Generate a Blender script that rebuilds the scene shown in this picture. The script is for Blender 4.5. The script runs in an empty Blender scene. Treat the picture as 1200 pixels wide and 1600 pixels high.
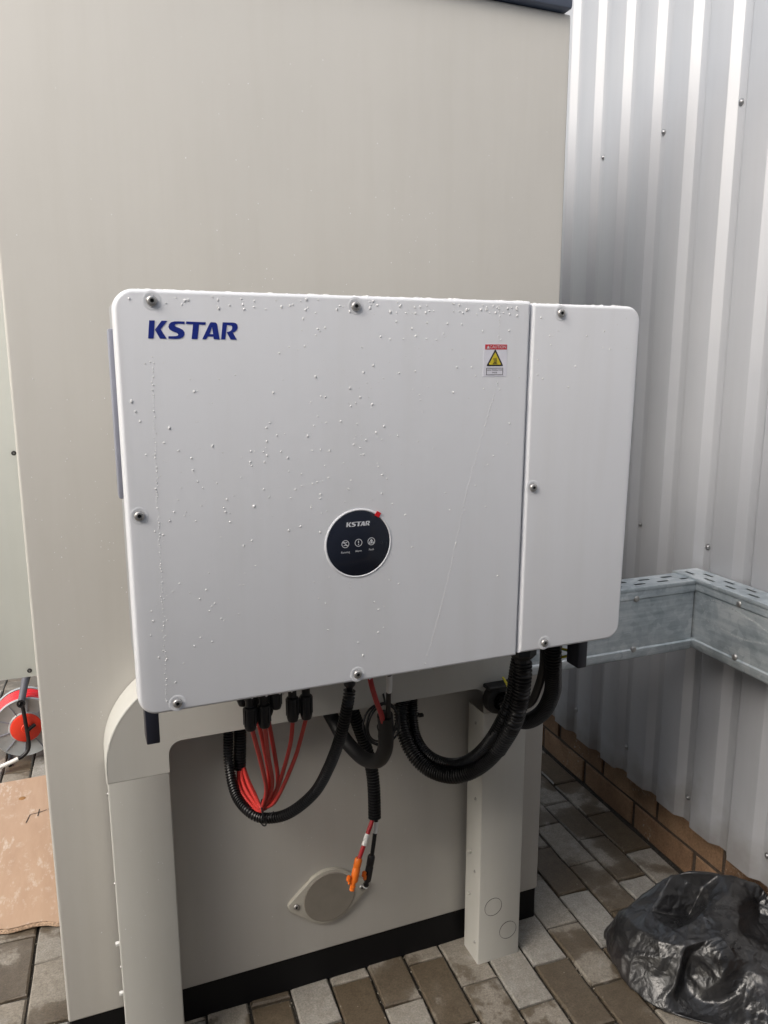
import bpy, bmesh, math, random
from mathutils import Vector, Matrix
from mathutils import noise as mnoise

random.seed(7)
scene = bpy.context.scene
col = scene.collection

# ------------------------------------------------------------------ camera
cam_d = bpy.data.cameras.new("camera")
cam = bpy.data.objects.new("camera", cam_d)
col.objects.link(cam)
cam_d.sensor_fit = 'VERTICAL'
cam_d.sensor_height = 36.0
cam_d.lens = 36.0 * 1204.06 / 1600.0
cam_d.clip_start = 0.02
cam_d.clip_end = 600
_yaw, _pit, _rol = 0.3776, 0.1879, -0.0023
_f = Vector((math.sin(_yaw) * math.cos(_pit), math.cos(_yaw) * math.cos(_pit), -math.sin(_pit)))
_r = Vector((math.cos(_yaw), -math.sin(_yaw), 0))
_u = _r.cross(_f)
_r2 = _r * math.cos(_rol) + _u * math.sin(_rol)
_u2 = -_r * math.sin(_rol) + _u * math.cos(_rol)
_m = Matrix((_r2, _u2, -_f)).transposed().to_4x4()
_m.translation = Vector((-0.0558, -1.6481, 1.5458))
cam.matrix_world = _m
scene.camera = cam

# ------------------------------------------------------------------ world, sun, exposure
SUN_EL, SUN_AZ = math.radians(40), math.radians(244)      # azimuth clockwise from +Y: the sun stands behind the camera, to its left
world = bpy.data.worlds.new("World")
scene.world = world
world.use_nodes = True
wn = world.node_tree.nodes
wl = world.node_tree.links
bg = wn["Background"]
sky = wn.new("ShaderNodeTexSky")
sky.sky_type = 'NISHITA'
sky.sun_disc = False
sky.sun_elevation = SUN_EL
sky.sun_rotation = SUN_AZ
sky.air_density = 1.6
sky.dust_density = 5.0
sky.ozone_density = 1.0
hs = wn.new("ShaderNodeHueSaturation")
hs.inputs["Saturation"].default_value = 0.55
wl.new(sky.outputs[0], hs.inputs["Color"])
wl.new(hs.outputs[0], bg.inputs["Color"])
bg.inputs["Strength"].default_value = 0.15

sun_d = bpy.data.lights.new("sun", 'SUN')
sun_d.energy = 1.0
sun_d.angle = math.radians(40)
sun_d.color = (1.0, 0.97, 0.93)
sun = bpy.data.objects.new("sun", sun_d)
col.objects.link(sun)
_s = Vector((math.sin(SUN_AZ) * math.cos(SUN_EL), math.cos(SUN_AZ) * math.cos(SUN_EL), math.sin(SUN_EL)))
sun.rotation_euler = _s.to_track_quat('Z', 'Y').to_euler()
sun.location = _s * 20

scene.view_settings.view_transform = 'Standard'
scene.view_settings.look = 'None'
scene.view_settings.exposure = 0.62
scene.view_settings.gamma = 1.0
scene.view_settings.use_curve_mapping = False
try:
    scene.cycles.max_bounces = 8
    scene.cycles.transparent_max_bounces = 8
    scene.cycles.caustics_refractive = False
    scene.cycles.caustics_reflective = False
except Exception:
    pass

# ------------------------------------------------------------------ materials
def base_mat(name):
    m = bpy.data.materials.new(name)
    m.use_nodes = True
    nt = m.node_tree
    return m, nt, nt.nodes, nt.links, nt.nodes["Principled BSDF"]

def N(nt, kind, **kw):
    n = nt.nodes.new(kind)
    for k, v in kw.items():
        setattr(n, k, v)
    return n

def noise(nt, vec, scale, detail=3.0, rough=0.55):
    n = N(nt, "ShaderNodeTexNoise")
    n.inputs["Scale"].default_value = scale
    n.inputs["Detail"].default_value = detail
    n.inputs["Roughness"].default_value = rough
    if vec is not None:
        nt.links.new(vec, n.inputs["Vector"])
    return n

def ramp(nt, fac, stops):
    r = N(nt, "ShaderNodeValToRGB")
    el = r.color_ramp.elements
    while len(el) < len(stops):
        el.new(0.5)
    for e, (p, c) in zip(el, stops):
        e.position = p
        e.color = c if len(c) == 4 else (c[0], c[1], c[2], 1)
    nt.links.new(fac, r.inputs["Fac"])
    return r

def mixc(nt, fac, a, b, mode='MIX'):
    m = N(nt, "ShaderNodeMix", data_type='RGBA', blend_type=mode)
    for i, v in ((0, fac), (6, a), (7, b)):
        if isinstance(v, (int, float)):
            m.inputs[i].default_value = v
        elif isinstance(v, tuple):
            m.inputs[i].default_value = (v[0], v[1], v[2], 1)
        else:
            nt.links.new(v, m.inputs[i])
    return m.outputs[2]

def mathn(nt, op, a, b=0.0):
    m = N(nt, "ShaderNodeMath", operation=op)
    for i, v in ((0, a), (1, b)):
        if isinstance(v, (int, float)):
            m.inputs[i].default_value = v
        else:
            nt.links.new(v, m.inputs[i])
    return m.outputs[0]

def geo_pos(nt):
    return N(nt, "ShaderNodeNewGeometry").outputs["Position"]

def obj_co(nt):
    return N(nt, "ShaderNodeTexCoord").outputs["Object"]

def bump(nt, h, strength, dist=0.001, normal=None):
    b = N(nt, "ShaderNodeBump")
    b.inputs["Strength"].default_value = strength
    b.inputs["Distance"].default_value = dist
    nt.links.new(h, b.inputs["Height"])
    if normal is not None:
        nt.links.new(normal, b.inputs["Normal"])
    return b.outputs[0]

def plain(name, c, rough=0.5, metal=0.0, spec=0.5, var=0.06, vscale=30, bumps=None):
    m, nt, n, l, p = base_mat(name)
    pos = geo_pos(nt)
    nz = noise(nt, pos, vscale, 4)
    lo = tuple(max(0, x * (1 - var)) for x in c)
    hi = tuple(min(1, x * (1 + var)) for x in c)
    r = ramp(nt, nz.outputs["Fac"], [(0.3, lo), (0.7, hi)])
    l.new(r.outputs[0], p.inputs["Base Color"])
    p.inputs["Roughness"].default_value = rough
    p.inputs["Metallic"].default_value = metal
    p.inputs["Specular IOR Level"].default_value = spec
    if bumps:
        b = noise(nt, pos, bumps[0], 3)
        l.new(bump(nt, b.outputs["Fac"], bumps[1], bumps[2]), p.inputs["Normal"])
    return m

def powder(name, c, rough, tex=900, strength=0.12, grime=0.05):
    """powder coated sheet steel: fine orange peel, faint wiped dirt"""
    m, nt, n, l, p = base_mat(name)
    pos = geo_pos(nt)
    big = noise(nt, pos, 2.3, 5, 0.6)
    r = ramp(nt, big.outputs["Fac"], [(0.35, tuple(x * (1 - grime) for x in c)), (0.68, c)])
    mp = N(nt, "ShaderNodeMapping")
    mp.inputs["Scale"].default_value = (26, 26, 2.0)
    l.new(pos, mp.inputs["Vector"])
    st = noise(nt, mp.outputs[0], 1.0, 4, 0.6)
    r2 = ramp(nt, st.outputs["Fac"], [(0.45, (1, 1, 1)), (0.8, (0.94, 0.935, 0.92))])
    l.new(mixc(nt, 0.6, r.outputs[0], r2.outputs[0], 'MULTIPLY'), p.inputs["Base Color"])
    rr = noise(nt, pos, 5, 4)
    mr = N(nt, "ShaderNodeMapRange")
    mr.inputs["To Min"].default_value = rough * 0.88
    mr.inputs["To Max"].default_value = rough * 1.12
    l.new(rr.outputs["Fac"], mr.inputs["Value"])
    l.new(mr.outputs[0], p.inputs["Roughness"])
    fine = noise(nt, pos, tex, 2)
    wav = noise(nt, pos, 3.2, 2)
    b1 = bump(nt, wav.outputs["Fac"], 0.12, 0.006)
    l.new(bump(nt, fine.outputs["Fac"], strength, 0.0006, b1), p.inputs["Normal"])
    return m

M = {}
M['cabinet'] = powder("cabinet_powder_coat", (0.55, 0.535, 0.502), 0.42)
M['stand'] = powder("stand_powder_coat", (0.55, 0.545, 0.51), 0.42)
M['white'] = powder("white_powder_coat", (0.77, 0.785, 0.825), 0.34, 1100, 0.08, 0.03)
M['case'] = powder("case_grey", (0.35, 0.355, 0.37), 0.45)
M['guard'] = plain("blue_grey_plastic", (0.27, 0.28, 0.34), 0.45)
M['enclosure'] = powder("pale_green_grey_coat", (0.66, 0.69, 0.665), 0.4)
M['cap'] = powder("slate_blue_coat", (0.075, 0.095, 0.14), 0.4)
M['black'] = plain("black_plastic", (0.008, 0.008, 0.010), 0.42, 0.0, 0.45, bumps=(400, .15, .0005))
M['conduit'] = plain("black_conduit_plastic", (0.0055, 0.0055, 0.0065), 0.36, 0.0, 0.42)
M['rubber'] = plain("black_rubber", (0.006, 0.006, 0.007), 0.5, 0.0, 0.4)
M['foot'] = plain("dark_navy_plastic", (0.016, 0.018, 0.03), 0.42)
M['plinth'] = plain("black_plinth_paint", (0.004, 0.004, 0.005), 0.6, 0.0, 0.25, bumps=(300, .2, .0006))
M['red_cable'] = plain("red_cable_sheath", (0.46, 0.035, 0.03), 0.42)
M['dark_red_cable'] = plain("dark_red_cable_sheath", (0.36, 0.012, 0.018), 0.38)
M['sleeve'] = plain("white_sleeve", (0.78, 0.78, 0.76), 0.5)
M['orange'] = plain("orange_plastic", (0.78, 0.17, 0.015), 0.38)
M['steel'] = plain("stainless_steel", (0.46, 0.45, 0.44), 0.42, 0.9)
M['zinc'] = plain("zinc_screw", (0.45, 0.45, 0.46), 0.34, 0.9)
M['dark_hole'] = plain("dark_socket", (0.02, 0.02, 0.02), 0.6)
M['logo_blue'] = plain("logo_blue_print", (0.008, 0.024, 0.23), 0.4)
M['print_white'] = plain("white_print", (0.62, 0.64, 0.68), 0.5)
M['display'] = plain("display_glass", (0.010, 0.013, 0.024), 0.12)
M['red_tab'] = plain("red_tab_film", (0.65, 0.012, 0.02), 0.35)
M['lab_white'] = plain("label_white", (0.74, 0.74, 0.82), 0.4)
M['lab_red'] = plain("label_red", (0.55, 0.03, 0.045), 0.4)
M['lab_yel'] = plain("label_yellow", (0.62, 0.50, 0.03), 0.4)
M['lab_blk'] = plain("label_black", (0.03, 0.026, 0.03), 0.4)
M['coverplate'] = plain("cover_plate_paint", (0.225, 0.205, 0.175), 0.42, bumps=(900, .1, .0005))
M['cover_rim'] = plain("cover_rim_paint", (0.42, 0.40, 0.35), 0.35)
M['green'] = plain("green_wire", (0.05, 0.20, 0.03), 0.4)
M['yellow'] = plain("yellow_wire", (0.60, 0.52, 0.04), 0.4)
M['reel_grey'] = plain("reel_grey_plastic", (0.36, 0.385, 0.40), 0.4)
M['reel_red'] = plain("reel_red_plastic", (0.72, 0.045, 0.02), 0.4)
M['reel_cable'] = plain("red_reel_cable", (0.75, 0.025, 0.035), 0.38)
M['reel_handle'] = plain("dark_grey_grip", (0.10, 0.10, 0.12), 0.5)

def steel_sheet():
    m, nt, n, l, p = base_mat("silver_coated_sheet")
    pos = geo_pos(nt)
    nz = noise(nt, pos, 4, 5)
    r = ramp(nt, nz.outputs["Fac"], [(0.3, (0.42, 0.435, 0.47)), (0.7, (0.45, 0.463, 0.495))])
    mp = N(nt, "ShaderNodeMapping")
    mp.inputs["Scale"].default_value = (40, 40, 1.5)
    l.new(pos, mp.inputs["Vector"])
    st = noise(nt, mp.outputs[0], 1.0, 5, 0.65)
    sr = ramp(nt, st.outputs["Fac"], [(0.42, (1, 1, 1)), (0.8, (0.95, 0.945, 0.94))])
    c = mixc(nt, 0.7, r.outputs[0], sr.outputs[0], 'MULTIPLY')
    # splash dirt near the lower edge
    sx = N(nt, "ShaderNodeSeparateXYZ")
    l.new(pos, sx.inputs[0])
    nz2 = noise(nt, pos, 9, 4)
    hgt = mathn(nt, 'ADD', sx.outputs["Z"], mathn(nt, 'MULTIPLY', nz2.outputs["Fac"], -0.35))
    dirt = ramp(nt, hgt, [(0.02, (1, 1, 1)), (0.16, (0, 0, 0))])
    c = mixc(nt, mathn(nt, 'MULTIPLY', dirt.outputs[0], 0.5), c, (0.20, 0.17, 0.14))
    l.new(c, p.inputs["Base Color"])
    p.inputs["Metallic"].default_value = 0.15
    rr = ramp(nt, nz2.outputs["Fac"], [(0.3, (0.31,) * 3), (0.7, (0.34,) * 3)])
    l.new(rr.outputs[0], p.inputs["Roughness"])
    w = noise(nt, pos, 1.1, 1)
    l.new(bump(nt, w.outputs["Fac"], 0.03, 0.006), p.inputs["Normal"])
    return m
M['sheet'] = steel_sheet()

def galvanised(name, scraped):
    m, nt, n, l, p = base_mat(name)
    pos = geo_pos(nt)
    v = N(nt, "ShaderNodeTexVoronoi")
    v.inputs["Scale"].default_value = 55
    l.new(pos, v.inputs["Vector"])
    nz = noise(nt, pos, 11, 6, 0.65)
    mp = N(nt, "ShaderNodeMapping")
    mp.inputs["Scale"].default_value = (3, 3, 42)
    l.new(pos, mp.inputs["Vector"])
    st = noise(nt, mp.outputs[0], 1.0, 5, 0.7)
    spang = N(nt, "ShaderNodeSeparateColor")
    l.new(v.outputs["Color"], spang.inputs[0])
    f = mathn(nt, 'ADD', mathn(nt, 'MULTIPLY', spang.outputs[0], 0.10), mathn(nt, 'MULTIPLY', nz.outputs["Fac"], 0.5))
    f = mathn(nt, 'ADD', f, mathn(nt, 'MULTIPLY', st.outputs["Fac"], 0.62))
    r = ramp(nt, f, [(0.44, (0.33, 0.385, 0.43)), (0.6, (0.50, 0.56, 0.60)), (0.76, (0.70, 0.745, 0.775))])
    # white rust lines
    mp2 = N(nt, "ShaderNodeMapping")
    mp2.inputs["Scale"].default_value = (7, 7, 9)
    l.new(pos, mp2.inputs["Vector"])
    n2 = noise(nt, mp2.outputs[0], 1.0, 3, 0.6)
    d = mathn(nt, 'ABSOLUTE', mathn(nt, 'SUBTRACT', n2.outputs["Fac"], 0.5))
    ln = ramp(nt, d, [(0.0, (1, 1, 1)), (0.016, (0, 0, 0))])
    n3 = noise(nt, pos, 4.5, 2)
    gate = ramp(nt, n3.outputs["Fac"], [(0.48, (0, 0, 0)), (0.6, (1, 1, 1))])
    lf = mathn(nt, 'MULTIPLY', ln.outputs[0], gate.outputs[0])
    c = mixc(nt, mathn(nt, 'MULTIPLY', lf, 0.6 if scraped else 0.0), r.outputs[0], (0.62, 0.64, 0.66))
    l.new(c, p.inputs["Base Color"])
    p.inputs["Metallic"].default_value = 0.55
    rr = ramp(nt, nz.outputs["Fac"], [(0.3, (0.38,) * 3), (0.7, (0.55,) * 3)])
    l.new(rr.outputs[0], p.inputs["Roughness"])
    l.new(bump(nt, st.outputs["Fac"], 0.12, 0.001), p.inputs["Normal"])
    return m
M['galv'] = galvanised("galvanised_steel", False)
M['galv_scraped'] = galvanised("galvanised_steel_scraped", True)

def paver_mat():
    m, nt, n, l, p = base_mat("concrete_paver")
    pos = geo_pos(nt)
    oi = N(nt, "ShaderNodeObjectInfo")
    rnd = oi.outputs["Random"]
    dry = ramp(nt, rnd, [(0.0, (0.25, 0.215, 0.17)), (0.35, (0.29, 0.265, 0.232)), (0.7, (0.27, 0.24, 0.20)), (1.0, (0.32, 0.308, 0.288))])
    fine = noise(nt, pos, 230, 4, 0.75)
    mid = noise(nt, pos, 38, 6, 0.7)
    g = ramp(nt, fine.outputs["Fac"], [(0.3, (0.62,) * 3), (0.5, (1,) * 3), (0.72, (1.42,) * 3)])
    c = mixc(nt, 0.85, dry.outputs[0], g.outputs[0], 'MULTIPLY')
    g2 = ramp(nt, mid.outputs["Fac"], [(0.3, (0.72, 0.70, 0.66)), (0.7, (1.16, 1.16, 1.15))])
    c = mixc(nt, 0.8, c, g2.outputs[0], 'MULTIPLY')
    # damp: every paver dries at its own pace, with a ragged outline
    wl_ = noise(nt, pos, 5.5, 5, 0.6)
    wf = mathn(nt, 'ADD', wl_.outputs["Fac"], mathn(nt, 'MULTIPLY', mathn(nt, 'SUBTRACT', rnd, 0.5), -0.38))
    wf = mathn(nt, 'ADD', wf, mathn(nt, 'MULTIPLY', mathn(nt, 'SUBTRACT', mid.outputs["Fac"], 0.5), 0.16))
    wet = ramp(nt, wf, [(0.46, (0, 0, 0)), (0.50, (0.8, 0.8, 0.8)), (0.56, (1, 1, 1))])
    wc = mixc(nt, 1.0, c, (0.44, 0.39, 0.33), 'MULTIPLY')
    c = mixc(nt, wet.outputs[0], c, wc)
    # pale bloom rim
    blm = noise(nt, pos, 13, 5, 0.7)
    bf = ramp(nt, blm.outputs["Fac"], [(0.55, (0, 0, 0)), (0.75, (1, 1, 1))])
    dryf = mathn(nt, 'SUBTRACT', 1.0, wet.outputs[0])
    c = mixc(nt, mathn(nt, 'MULTIPLY', mathn(nt, 'MULTIPLY', bf.outputs[0], dryf), 0.35), c, (0.42, 0.415, 0.40))
    l.new(c, p.inputs["Base Color"])
    rr = N(nt, "ShaderNodeMapRange")
    rr.inputs["To Min"].default_value = 0.8
    rr.inputs["To Max"].default_value = 0.33
    l.new(wet.outputs[0], rr.inputs["Value"])
    l.new(rr.outputs[0], p.inputs["Roughness"])
    b1 = bump(nt, fine.outputs["Fac"], 0.5, 0.0012)
    l.new(bump(nt, mid.outputs["Fac"], 0.35, 0.003, b1), p.inputs["Normal"])
    return m
M['paver'] = paver_mat()

def joint_mat():
    m, nt, n, l, p = base_mat("jointing_sand")
    pos = geo_pos(nt)
    a = noise(nt, pos, 260, 4, 0.7)
    r = ramp(nt, a.outputs["Fac"], [(0.35, (0.020, 0.018, 0.015)), (0.6, (0.06, 0.052, 0.043)), (0.72, (0.19, 0.175, 0.15))])
    l.new(r.outputs[0], p.inputs["Base Color"])
    p.inputs["Roughness"].default_value = 0.95
    l.new(bump(nt, a.outputs["Fac"], 1.0, 0.004), p.inputs["Normal"])
    return m
M['joint'] = joint_mat()

def brick_mat():
    m, nt, n, l, p = base_mat("brown_stock_brick")
    pos = geo_pos(nt)
    oi = N(nt, "ShaderNodeObjectInfo")
    bc = ramp(nt, oi.outputs["Random"], [(0.0, (0.30, 0.18, 0.105)), (0.5, (0.35, 0.215, 0.125)), (1.0, (0.38, 0.25, 0.155))])
    f = noise(nt, pos, 160, 4, 0.7)
    g = ramp(nt, f.outputs["Fac"], [(0.3, (0.66,) * 3), (0.55, (1,) * 3), (0.75, (1.2,) * 3)])
    c = mixc(nt, 0.9, bc.outputs[0], g.outputs[0], 'MULTIPLY')
    w = noise(nt, pos, 7, 4, 0.6)
    wf = ramp(nt, w.outputs["Fac"], [(0.42, (0.62, 0.58, 0.55)), (0.62, (1, 1, 1))])
    c = mixc(nt, 0.8, c, wf.outputs[0], 'MULTIPLY')
    # efflorescence specks
    e = noise(nt, pos, 75, 3, 0.6)
    ef = ramp(nt, e.outputs["Fac"], [(0.58, (0, 0, 0)), (0.66, (1, 1, 1))])
    eg = noise(nt, pos, 4.2, 2)
    gg = ramp(nt, eg.outputs["Fac"], [(0.5, (0, 0, 0)), (0.62, (1, 1, 1))])
    c = mixc(nt, mathn(nt, 'MULTIPLY', mathn(nt, 'MULTIPLY', ef.outputs[0], gg.outputs[0]), 0.75), c, (0.46, 0.42, 0.36))
    l.new(c, p.inputs["Base Color"])
    p.inputs["Roughness"].default_value = 0.75
    l.new(bump(nt, f.outputs["Fac"], 0.6, 0.003), p.inputs["Normal"])
    return m
M['brick'] = brick_mat()
M['mortar'] = plain("damp_mortar", (0.075, 0.055, 0.042), 0.9, var=0.35, vscale=120, bumps=(200, .8, .003))

def ply_mat():
    m, nt, n, l, p = base_mat("plywood_face")
    co = obj_co(nt)
    mp = N(nt, "ShaderNodeMapping")
    mp.inputs["Scale"].default_value = (16, 3.0, 10)
    l.new(co, mp.inputs["Vector"])
    g = noise(nt, mp.outputs[0], 1.5, 6, 0.65)
    r = ramp(nt, g.outputs["Fac"], [(0.25, (0.42, 0.275, 0.185)), (0.55, (0.47, 0.32, 0.22)), (0.8, (0.50, 0.35, 0.245))])
    s = noise(nt, co, 9, 6, 0.75)
    sf = ramp(nt, s.outputs["Fac"], [(0.48, (0, 0, 0)), (0.64, (1, 1, 1))])
    mp2 = N(nt, "ShaderNodeMapping")
    mp2.inputs["Scale"].default_value = (60, 18, 10)
    mp2.inputs["Rotation"].default_value = (0, 0, 0.5)
    l.new(co, mp2.inputs["Vector"])
    s2 = noise(nt, mp2.outputs[0], 1.0, 4, 0.7)
    sg = ramp(nt, s2.outputs["Fac"], [(0.5, (0, 0, 0)), (0.62, (1, 1, 1))])
    c = mixc(nt, mathn(nt, 'MULTIPLY', mathn(nt, 'MULTIPLY', sf.outputs[0], sg.outputs[0]), 0.75), r.outputs[0], (0.66, 0.58, 0.50))
    k = noise(nt, co, 14, 2)
    kf = ramp(nt, k.outputs["Fac"], [(0.70, (0, 0, 0)), (0.77, (1, 1, 1))])
    c = mixc(nt, mathn(nt, 'MULTIPLY', kf.outputs[0], 0.6), c, (0.34, 0.17, 0.07))
    l.new(c, p.inputs["Base Color"])
    p.inputs["Roughness"].default_value = 0.7
    l.new(bump(nt, g.outputs["Fac"], 0.3, 0.001), p.inputs["Normal"])
    return m
M['ply'] = ply_mat()
M['ply_edge'] = plain("torn_plywood_edge", (0.36, 0.25, 0.17), 0.9, var=0.5, vscale=160, bumps=(220, .9, .003))
M['ink'] = plain("black_marker", (0.025, 0.02, 0.018), 0.7)
M['knot'] = plain("wood_knot", (0.30, 0.15, 0.05), 0.7, var=.25, vscale=90)

def bag_mat():
    m, nt, n, l, p = base_mat("black_bin_liner")
    co = obj_co(nt)
    a = noise(nt, co, 9, 5, 0.6)
    r = ramp(nt, a.outputs["Fac"], [(0.35, (0.012, 0.012, 0.013)), (0.65, (0.024, 0.024, 0.026))])
    d = noise(nt, co, 4.0, 4, 0.6)
    df = ramp(nt, d.outputs["Fac"], [(0.55, (0, 0, 0)), (0.7, (1, 1, 1))])
    c = mixc(nt, mathn(nt, 'MULTIPLY', df.outputs[0], 0.15), r.outputs[0], (0.085, 0.05, 0.042))
    l.new(c, p.inputs["Base Color"])
    rr = ramp(nt, a.outputs["Fac"], [(0.3, (0.25,) * 3), (0.7, (0.45,) * 3)])
    l.new(rr.outputs[0], p.inputs["Roughness"])
    p.inputs["Specular IOR Level"].default_value = 0.75
    cr = noise(nt, co, 15, 3, 0.5)
    cr.inputs["Distortion"].default_value = 0.5
    rid = mathn(nt, 'ABSOLUTE', mathn(nt, 'SUBTRACT', cr.outputs["Fac"], 0.5))
    b1 = bump(nt, rid, 0.8, 0.012)
    f = noise(nt, co, 60, 3)
    l.new(bump(nt, f.outputs["Fac"], 0.5, 0.0035, b1), p.inputs["Normal"])
    return m
M['bag'] = bag_mat()

def water_mat():
    m, nt, n, l, p = base_mat("rain_water")
    nz = noise(nt, geo_pos(nt), 50, 2)
    r = ramp(nt, nz.outputs["Fac"], [(0.3, (0.93, 0.94, 0.95)), (0.7, (1, 1, 1))])
    l.new(r.outputs[0], p.inputs["Base Color"])
    p.inputs["Roughness"].default_value = 0.12
    p.inputs["IOR"].default_value = 1.33
    p.inputs["Transmission Weight"].default_value = 0.22
    return m
M['water'] = water_mat()

def soil_mat():
    m, nt, n, l, p = base_mat("bare_ground")
    a = noise(nt, geo_pos(nt), 6, 8, 0.7)
    r = ramp(nt, a.outputs["Fac"], [(0.3, (0.13, 0.11, 0.085)), (0.7, (0.24, 0.21, 0.17))])
    l.new(r.outputs[0], p.inputs["Base Color"])
    p.inputs["Roughness"].default_value = 0.95
    return m
M['soil'] = soil_mat()

# ------------------------------------------------------------------ object helpers
def new_obj(name, me, parent=None, mat=None, smooth=False, label=None, cat=None, group=None, kind=None):
    o = bpy.data.objects.new(name, me)
    col.objects.link(o)
    if parent is not None:
        o.parent = parent
    if mat is not None:
        for mm in (mat if isinstance(mat, (list, tuple)) else [mat]):
            me.materials.append(mm)
    if smooth and me is not None:
        me.polygons.foreach_set("use_smooth", [True] * len(me.polygons))
    tag(o, label, cat, group, kind)
    return o

def tag(o, label=None, cat=None, group=None, kind=None):
    if label: o["label"] = label
    if cat: o["category"] = cat
    if group: o["group"] = group
    if kind: o["kind"] = kind

def empty(name, loc, label, cat, group=None, rot=(0, 0, 0)):
    o = bpy.data.objects.new(name, None)
    col.objects.link(o)
    o.empty_display_size = 0.05
    o.location = loc
    o.rotation_euler = rot
    tag(o, label, cat, group)
    return o

def mesh_from(bm, name, smooth_angle=None):
    bmesh.ops.recalc_face_normals(bm, faces=bm.faces)
    if smooth_angle is not None:
        for f in bm.faces:
            f.smooth = True
        for e in bm.edges:
            if len(e.link_faces) == 2:
                if e.calc_face_angle(0) > smooth_angle:
                    e.smooth = False
            else:
                e.smooth = False
    me = bpy.data.meshes.new(name)
    bm.to_mesh(me)
    bm.free()
    return me

def box_bm(bm, x0, x1, y0, y1, z0, z1, mi=0):
    v = [bm.verts.new((x, y, z)) for x in (x0, x1) for y in (y0, y1) for z in (z0, z1)]
    fs = [(0, 1, 3, 2), (4, 6, 7, 5), (0, 4, 5, 1), (2, 3, 7, 6), (0, 2, 6, 4), (1, 5, 7, 3)]
    out = []
    for f in fs:
        fc = bm.faces.new([v[i] for i in f])
        fc.material_index = mi
        out.append(fc)
    return out

def box(name, x0, x1, y0, y1, z0, z1, mat, parent=None, bev=0.0, segs=2, **kw):
    bm = bmesh.new()
    box_bm(bm, x0, x1, y0, y1, z0, z1)
    if bev > 0:
        bmesh.ops.bevel(bm, geom=bm.edges[:], offset=bev, segments=segs, profile=0.5, affect='EDGES')
    return new_obj(name, mesh_from(bm, name, math.radians(35) if bev else None), parent, mat, **kw)

def extrude_poly(bm, pts, y0, y1, axis='Y', mi=0):
    """pts in the (x,z) plane, extruded along y"""
    n = len(pts)
    def mk(a, b, c):
        return {'Y': (a, c, b), 'Z': (a, b, c), 'X': (c, a, b)}[axis]
    a = [bm.verts.new(mk(p[0], p[1], y0)) for p in pts]
    b = [bm.verts.new(mk(p[0], p[1], y1)) for p in pts]
    fs = [bm.faces.new(a), bm.faces.new(b[::-1])]
    for i in range(n):
        j = (i + 1) % n
        fs.append(bm.faces.new((a[i], b[i], b[j], a[j])))
    for f in fs:
        f.material_index = mi
        f.normal_update()
    return fs

def catmull(pts, sub=8):
    P = [Vector(p) for p in pts]
    P = [P[0] * 2 - P[1]] + P + [P[-1] * 2 - P[-2]]
    out = []
    for i in range(1, len(P) - 2):
        p0, p1, p2, p3 = P[i - 1:i + 3]
        for k in range(sub):
            t = k / sub
            out.append(0.5 * ((2 * p1) + (p2 - p0) * t + (2 * p0 - 5 * p1 + 4 * p2 - p3) * t * t + (3 * p1 - p0 - 3 * p2 + p3) * t ** 3))
    out.append(P[-2].copy())
    return out

def resample(pts, step):
    d = [0.0]
    for a, b in zip(pts, pts[1:]):
        d.append(d[-1] + (b - a).length)
    n = max(2, int(d[-1] / step))
    out, j = [], 0
    for i in range(n + 1):
        s = d[-1] * i / n
        while j < len(d) - 2 and d[j + 1] < s:
            j += 1
        t = (s - d[j]) / max(1e-9, d[j + 1] - d[j])
        out.append(pts[j].lerp(pts[j + 1], min(1, max(0, t))))
    return out

def sweep_bm(bm, pts, radii, sides=10, cap=True, mi=0):
    n = len(pts)
    t = [(pts[min(i + 1, n - 1)] - pts[max(i - 1, 0)]).normalized() for i in range(n)]
    up = Vector((0, 1, 0)) if abs(t[0].y) < 0.8 else Vector((1, 0, 0))
    nrm = (up - t[0] * up.dot(t[0])).normalized()
    rings = []
    for i in range(n):
        nrm = (nrm - t[i] * nrm.dot(t[i])).normalized()
        bn = t[i].cross(nrm)
        r = radii[i] if isinstance(radii, (list, tuple)) else radii
        rings.append([bm.verts.new(pts[i] + (nrm * math.cos(a) + bn * math.sin(a)) * r)
                      for a in (2 * math.pi * k / sides for k in range(sides))])
    for a, b in zip(rings, rings[1:]):
        for k in range(sides):
            f = bm.faces.new((a[k], a[(k + 1) % sides], b[(k + 1) % sides], b[k]))
            f.material_index = mi
    if cap:
        f = bm.faces.new(rings[0][::-1]); f.material_index = mi
        f = bm.faces.new(rings[-1]); f.material_index = mi

def tube(name, pts, r, mat, parent=None, sides=10, step=0.008, smooth=True, **kw):
    p = resample(catmull(pts), step) if len(pts) > 2 else resample([Vector(q) for q in pts], step)
    bm = bmesh.new()
    sweep_bm(bm, p, r, sides)
    return new_obj(name, mesh_from(bm, name, math.radians(50)), parent, mat, **kw)

def corrugated_mesh(name, pts, r, pitch=0.0045, depth=0.14, sides=18):
    p = resample(catmull(pts, 14), pitch / 4)
    rad = []
    for i in range(len(p)):
        rad.append(r * (1.0, 1.0, 1 - depth, 1 - depth)[i % 4])
    bm = bmesh.new()
    sweep_bm(bm, p, rad, sides)
    return mesh_from(bm, name, math.radians(60))

def corrugated(name, pts, r, mat, parent=None, pitch=0.0045, depth=0.14, sides=18, **kw):
    return new_obj(name, corrugated_mesh(name, pts, r, pitch, depth, sides), parent, mat, **kw)

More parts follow.
